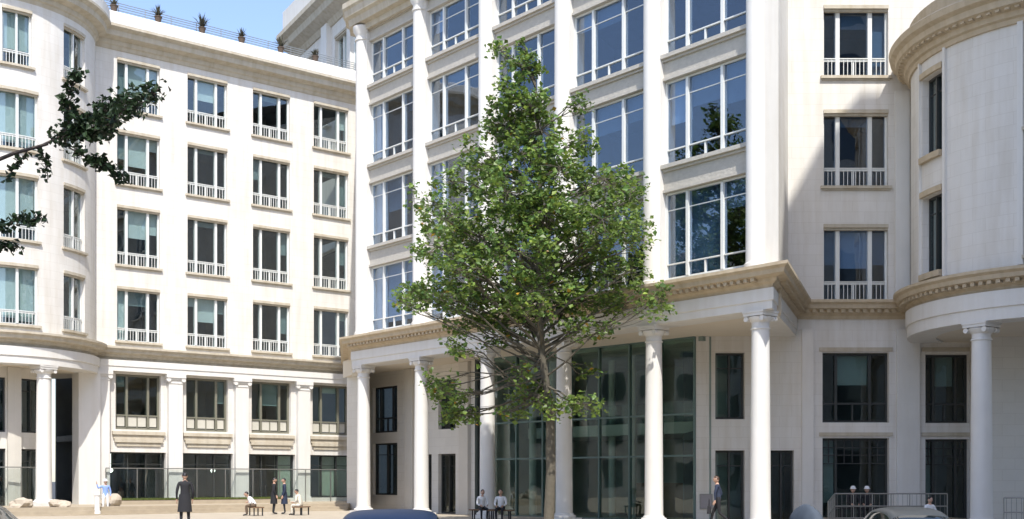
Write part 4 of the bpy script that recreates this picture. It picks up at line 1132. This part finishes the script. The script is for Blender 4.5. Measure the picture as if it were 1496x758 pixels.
        o = link('coat', mb.build('_mesh', top), root, WM[root]); smooth_mesh(o, 60)
    if hat:
        mb = MB(); c = hc*k
        mb.lathe((c.x, c.y, c.z), [(0.092*k, 0.04), (0.135*k, 0.038), (0.136*k, 0.048), (0.097*k, 0.058), (0.092*k, 0.11), (0.06*k, 0.145), (0.001, 0.155)], 18)
        o = link('sun_hat', mb.build('_mesh', hat), root, WM[root]); smooth_mesh(o)
    return root
def at(x, s): return ((x-748)/s, 1700/s)
PL = FL+EYE

PX = lambda x, s: at(x, s)
x, y = at(270, 43); person('person in a long black coat standing before the second shop window', x, y, PV, R(20), 'stand', 'cloth_black', 'cloth_black', h=1.88, coat=True)
x, y = at(400, 30.8); person('left of two people in dark suits standing before the third shop window', x, y, PV, R(-70), 'stand', 'cloth_black', 'cloth_black', h=1.74, coat=True)
x, y = at(415.5, 30.8); person('right of two people in dark suits standing before the third shop window', x, y, PV, R(100), 'stand', 'cloth_navy', 'cloth_black', h=1.72, coat=True)
def bench(label, x, y, z, rz, Lb=1.5, mt='wood', h=0.44):
    b = thing('bench', label, 'bench', (x, y, z), rz)
    idq = lambda u, v, zz: (u, v, zz)
    for k in range(4):
        mb = MB(); mb.box(idq, -Lb/2, Lb/2, -0.24+k*0.125, -0.24+k*0.125+0.105, h-0.045, h); link('slat', mb.build('_mesh', mt), b, WM[b])
    for s in (-1, 1):
        for t in (-1, 1):
            mb = MB(); mb.box(idq, s*(Lb/2-0.15)-0.025, s*(Lb/2-0.15)+0.025, t*0.19-0.025, t*0.19+0.025, 0, h-0.046); link('leg', mb.build('_mesh', 'metal_dark'), b, WM[b])
    return b
x, y = at(374, 32); bench('low wooden bench under the person bending forward in a white shirt', x, y, PV, R(115), 1.2, h=0.40); person('person in a white shirt sitting bent forward before the third shop window', x, y, PV-0.02, R(95), 'sit', 'cloth_white', 'cloth_brown', h=1.7, lean=0.75)
x, y = at(440, 31.5); bench('low wooden bench under the person in cream beside the fourth pilaster', x, y, PV, R(80), 1.2, h=0.40); person('person in cream clothes with dark hair sitting beside the dark suited pair', x, y, PV-0.02, R(75), 'sit', 'cloth_cream', 'cloth_cream', h=1.68, lean=0.35)
x, y = at(154, 31); person('person in a blue top and white hat standing behind the white post', x, y, 0.14, R(200), 'stand', 'cloth_blue', 'cloth_white', h=1.6, hat='cloth_white', arm='raised')
x, y = at(704, 36.0); bench('low bench beside the third column under the person in a white top', x, y, PV, R(195), 1.0); person('person in a white top seated on a bench beside the third column', x, y, PV-0.02, R(195), 'sit', 'cloth_white', 'cloth_black', h=1.68, lean=0.15)
x, y = at(732, 36.8); bench('low bench before the lobby glass under the person in a white top', x, y, PV, R(170), 1.0); person('person in a white top seated on a bench before the lobby glass', x, y, PV-0.02, R(170), 'sit', 'cloth_white', 'cloth_black', h=1.7, lean=0.1)
x, y = at(1050, 42); pw = person('person in a dark jacket striding past the door beside the corner column', x, y, PV, R(75), 'walk', 'cloth_navy', 'cloth_black', hair='hair_brown', h=1.76, lean=0.08)
bgt = thing('shoulder_bag', 'black bag hanging beside the person in the dark jacket near the door', 'bag', (pw.matrix_local.translation.x-0.36, pw.matrix_local.translation.y-0.15, 0.55), R(75))
mb = MB(); mb.faces([(-.17, -.06, 0), (.17, -.06, 0), (.17, .06, 0), (-.17, .06, 0), (-.15, -.045, .26), (.15, -.045, .26), (.15, .045, .26), (-.15, .045, .26)], [(0, 1, 2, 3), (4, 5, 6, 7), (0, 1, 5, 4), (1, 2, 6, 5), (2, 3, 7, 6), (3, 0, 4, 7)])
link('body', mb.build('_mesh', 'cloth_black'), bgt, WM[bgt])
mb = MB(); mb.path([Vector((-.13, 0, .26)), Vector((-.08, 0, .46)), Vector((0, 0, .52)), Vector((.08, 0, .46)), Vector((.13, 0, .26))], [.012]*5, 6); link('strap', mb.build('_mesh', 'cloth_black'), bgt, WM[bgt])
x, y = at(1256, 39.5); bench('dark bench on the plaza under the two people in white hats', x, y, PV+0.16, R(180), 1.6, 'metal_dark')
x, y = at(1246, 39.5); person('left of two people in dark coats and white hats seated on a bench', x, y, PV+0.14, R(180), 'sit', 'cloth_black', 'cloth_black', hat='cloth_white', h=1.62)
x, y = at(1266.5, 39.5); person('right of two people in dark coats and white hats seated on a bench', x, y, PV+0.14, R(165), 'sit', 'cloth_black', 'cloth_black', hat='cloth_white', h=1.62)
x, y = at(1358, 44.5); bench('low grey bench in front of the right railing', x, y, PV, R(185), 1.3, 'wood', 0.36); person('person with dark hair and a white top seated in front of the right railing', x, y, PV-0.10, R(200), 'sit', 'cloth_white', 'cloth_grey', h=1.55)

# ------------------------------------------------------------------ street furniture
x, y = at(142, 31.5)
ps = thing('white_post', 'short white round post standing in front of the person in blue', 'post', (x, y, 0.16))
mb = MB(); mb.lathe((0, 0, 0), [(0.16, 0.0), (0.16, 0.10), (0.13, 0.12), (0.12, 0.85)], 16); o = link('shaft', mb.build('_mesh', 'post_white'), ps, WM[ps]); smooth_mesh(o)
mb = MB(); mb.lathe((0, 0, 0), [(0.15, 0.851), (0.16, 0.90), (0.12, 0.98), (0.001, 1.0)], 16); o = link('cap', mb.build('_mesh', 'post_white'), ps, WM[ps]); smooth_mesh(o)
# wall plaque
mb = MB(); idq = FW.q
pq = tag(link('wall_plaque', None, None, Matrix.Translation((7.58, 45.3, 1.0))), 'square grey plaque on the wall left of the portico door', 'plaque')
mb = MB(); mb.box(FW.q, 7.36, 7.80, 0.0, 0.04, -1.08, -0.55); mb.build('plate', 'plaque', pq, local=WM[pq])
mb = MB(); 
for a in (7.33, 7.801): mb.box(FW.q, a, a+0.03, 0.0, 0.055, -1.11, -0.52)
mb.box(FW.q, 7.361, 7.80, 0.0, 0.055, -1.11, -1.081); mb.box(FW.q, 7.361, 7.80, 0.0, 0.055, -0.549, -0.52)
mb.build('frame', 'metal_rail', pq, local=WM[pq])
mb = MB(); mb.box(lambda u, v, z: (u, v, z), 11.35, 17.2, 40.85, 45.44, 0.1, 0.26)
tag(mb.build('terrace', 'step_stone'), kind='structure')
# railings on the right
def railing(label, pts, zb, hh, pitch=0.62):
    r = thing('railing', label, 'railing', (pts[0][0], pts[0][1], zb[0]))
    for i in range(len(pts)-1):
        a = Vector((*pts[i], zb[i])); b = Vector((*pts[i+1], zb[i+1])); L = (b-a).length; n = max(1, round(L/pitch))
        for zz in (hh, hh*0.55, 0.12):
            mb = MB(); mb.tube(a+Vector((0, 0, zz)), b+Vector((0, 0, zz)), 0.024, 0.024, 8); mb.build('rail', 'metal_rail', r, local=WM[r])
        for k in range(n+(i == len(pts)-2)):
            p = a.lerp(b, k/n); mb = MB(); mb.tube(p, p+Vector((0, 0, hh)), 0.018, 0.018, 6); mb.build('post', 'metal_rail', r, local=WM[r])
        nb = n*4
        mb = MB()
        for k in range(nb):
            p = a.lerp(b, (k+0.5)/nb); mb.tube(p+Vector((0, 0, 0.12)), p+Vector((0, 0, hh)), 0.008, 0.008, 4)
        mb.build('balusters', 'metal_rail', r, local=WM[r])['kind'] = 'stuff'
railing('grey metal handrail rising beside the steps and running below the recessed bay windows', [(10.6, 39.0), (11.35, 40.9), (15.3, 40.9)], [PV-0.1, PV+0.16, PV+0.16], 0.98)
railing('grey metal railing at the right edge behind the round tower column', [(15.9, 37.6), (18.2, 36.9)], [PV, PV], 1.05)

# ------------------------------------------------------------------ cars (seen end-on over the bottom edge)
def car(label, x, y, rz, paint, H=1.42, Wd=1.74, Lc=4.2):
    c = thing('parked_car', label, 'car', (x, y, 0.0), rz)
    # stations along the length: y, half width low, half width top, z sill, z belt, z roof
    st = [(-2.05, .70, .62, .35, .62, .62), (-1.95, .80, .66, .22, .78, .80), (-1.35, .86, .70, .18, .86, .90), (-0.95, .87, .60, .18, .90, 1.08), (-0.45, .87, .545, .18, .91, 1.33), (0.0, .87, .55, .18, .92, 1.405), (0.6, .87, .55, .18, .93, 1.41), (1.15, .87, .54, .18, .94, 1.37), (1.65, .86, .55, .18, .94, 1.16), (1.95, .82, .62, .22, .92, .98), (2.08, .72, .62, .35, .80, .84)]
    kz = H/1.41; kx = Wd/1.74; rings = []
    for (yy, wl, wt, zs, zb, zr_) in st:
        ring = []
        for sx in (1, -1):
            half = [(wl*0.93, zs), (wl, zs+0.15), (wl, (zs+zb)/2), (wl*0.985, zb), (wt+(wl-wt)*0.25, zb+(zr_-zb)*0.55), (wt, zr_-0.05*(zr_ > 1)), (wt*0.82, zr_-0.008), (wt*0.45, zr_+0.012*(zr_ > 1))]
            if sx < 0: half = half[::-1]
            ring += [(sx*a*kx, yy*Lc/4.13, b*kz) for a, b in half]
        rings.append(ring)
    n = len(rings[0]); vs = [p for r_ in rings for p in r_]; mb = MB(); fs = []; mi = []
    for i in range(len(rings)-1):
        for k in range(n):
            k2 = (k+1) % n; fs.append((i*n+k, i*n+k2, (i+1)*n+k2, (i+1)*n+k))
            hi = k in (3, 4, n-5, n-4) or False
            glass = (k in (3, 4, 10, 11)) and 3 <= i <= 7 or (k in (5, 6, 7, 8, 9) and i in (3, 7, 8) and rings[i][5][2] < 1.36*kz and i != 8)
            mi.append(1 if glass else 0)
    fs += [tuple(range(n)), tuple(range((len(rings))*n-1, (len(rings)-1)*n-1, -1))]; mi += [0, 0]
    mb.faces(vs, fs); mb.mi = mi
    o = link('body', mb.build('_mesh', [paint, 'car_glass']), c, WM[c])
    bm = bmesh.new(); bm.from_mesh(o.data); bmesh.ops.recalc_face_normals(bm, faces=bm.faces); bm.to_mesh(o.data); bm.free()
    smooth_mesh(o, 50); sb = o.modifiers.new('s', 'SUBSURF'); sb.levels = 2; sb.render_levels = 2
    for sx in (-1, 1):
        for yy in (-1.28, 1.32):
            mb = MB(); mb.tube((sx*0.66*kx, yy, 0.32), (sx*0.88*kx, yy, 0.32), 0.32, 0.32, 24); wv = link('wheel', mb.build('_mesh', 'rubber'), c, WM[c])
            mb = MB(); mb.tube((sx*0.87*kx, yy, 0.32), (sx*0.895*kx, yy, 0.32), 0.21, 0.19, 16); link('rim', mb.build('_mesh', 'alloy'), wv, WM[c])
        mb = MB(); mb.lathe((sx*0.62*kx, -1.99*Lc/4.13, 0.62*kz), [(0.001, -0.07), (0.10, -0.04), (0.12, 0), (0.10, 0.05), (0.001, 0.07)], 12); link('headlight', mb.build('_mesh', 'lamp_clear'), c, WM[c])
        mb = MB(); mb.box(lambda u, v, z: (u, v, z), sx*0.70*kx-0.1, sx*0.70*kx+0.1, 1.97*Lc/4.13, 2.07*Lc/4.13, 0.66*kz, 0.82*kz); link('taillight', mb.build('_mesh', 'lamp_red'), c, WM[c])
        mb = MB(); mb.box(lambda u, v, z: (u, v, z), sx*0.98*kx-0.10, sx*0.98*kx+0.08, -0.62, -0.52, 0.90*kz, 1.02*kz); link('mirror', mb.build('_mesh', paint), c, WM[c])
    for yy in (-0.2, 0.75):
        for sx in (-0.46, 0.46):
            pass
    mb = MB(); mb.tube((0, 1.25, 1.36*kz), (0, 1.38, 1.52*kz), 0.012, 0.006, 6); 
    if paint == 'none': link('aerial', mb.build('_mesh', 'metal_dark'), c, WM[c])
    return c
car('dark blue car whose roof shows at the bottom edge left of the tree', -1.42, 13.6, R(4), 'paint_blue', H=1.35)
car('dark grey car whose roof shows at the bottom edge below the right railing', 5.72, 16.6, R(-6), 'paint_grey', H=1.31, Wd=1.3)
car('black car just showing in the bottom left corner of the picture', -9.45, 19.9, R(10), 'paint_black', H=1.30, Wd=1.6)
# covered motorcycle
cv = thing('covered_motorcycle', 'rounded grey cover over a parked motorcycle near the right portico door', 'motorcycle', ((1178-748)/72, 1700/72, 0), R(3))
bm = bmesh.new(); bmesh.ops.create_uvsphere(bm, u_segments=28, v_segments=18, radius=1)
for v in bm.verts:
    p = v.co.copy(); n_ = noise.noise(p*2.3)*0.12+noise.noise(p*6)*0.03
    z = p.z; hx = 0.27*(1+0.2*max(0, -z)); hy = 0.95
    v.co = Vector((p.x*hx*(1+n_), p.y*hy*(1+n_*.5), 0.62+z*0.60*(1+n_*0.3) if z > 0 else 0.62+z*0.60))
    if z < 0: v.co.x = p.x/max(0.35, math.sqrt(max(0.01, 1-z*z)))*hx*(1+n_)*min(1, math.sqrt(max(0, 1-z*z))*3)
me = bpy.data.meshes.new('cover'); bm.to_mesh(me); bm.free(); me.materials.append(MAT['cloth_grey']); o = link('cover', me, cv, WM[cv]); smooth_mesh(o, 80)
for yy in (-0.68, 0.68):
    mb = MB(); mb.tube((-0.06, yy, 0.29), (0.06, yy, 0.29), 0.29, 0.29, 20); link('wheel', mb.build('_mesh', 'rubber'), cv, WM[cv])
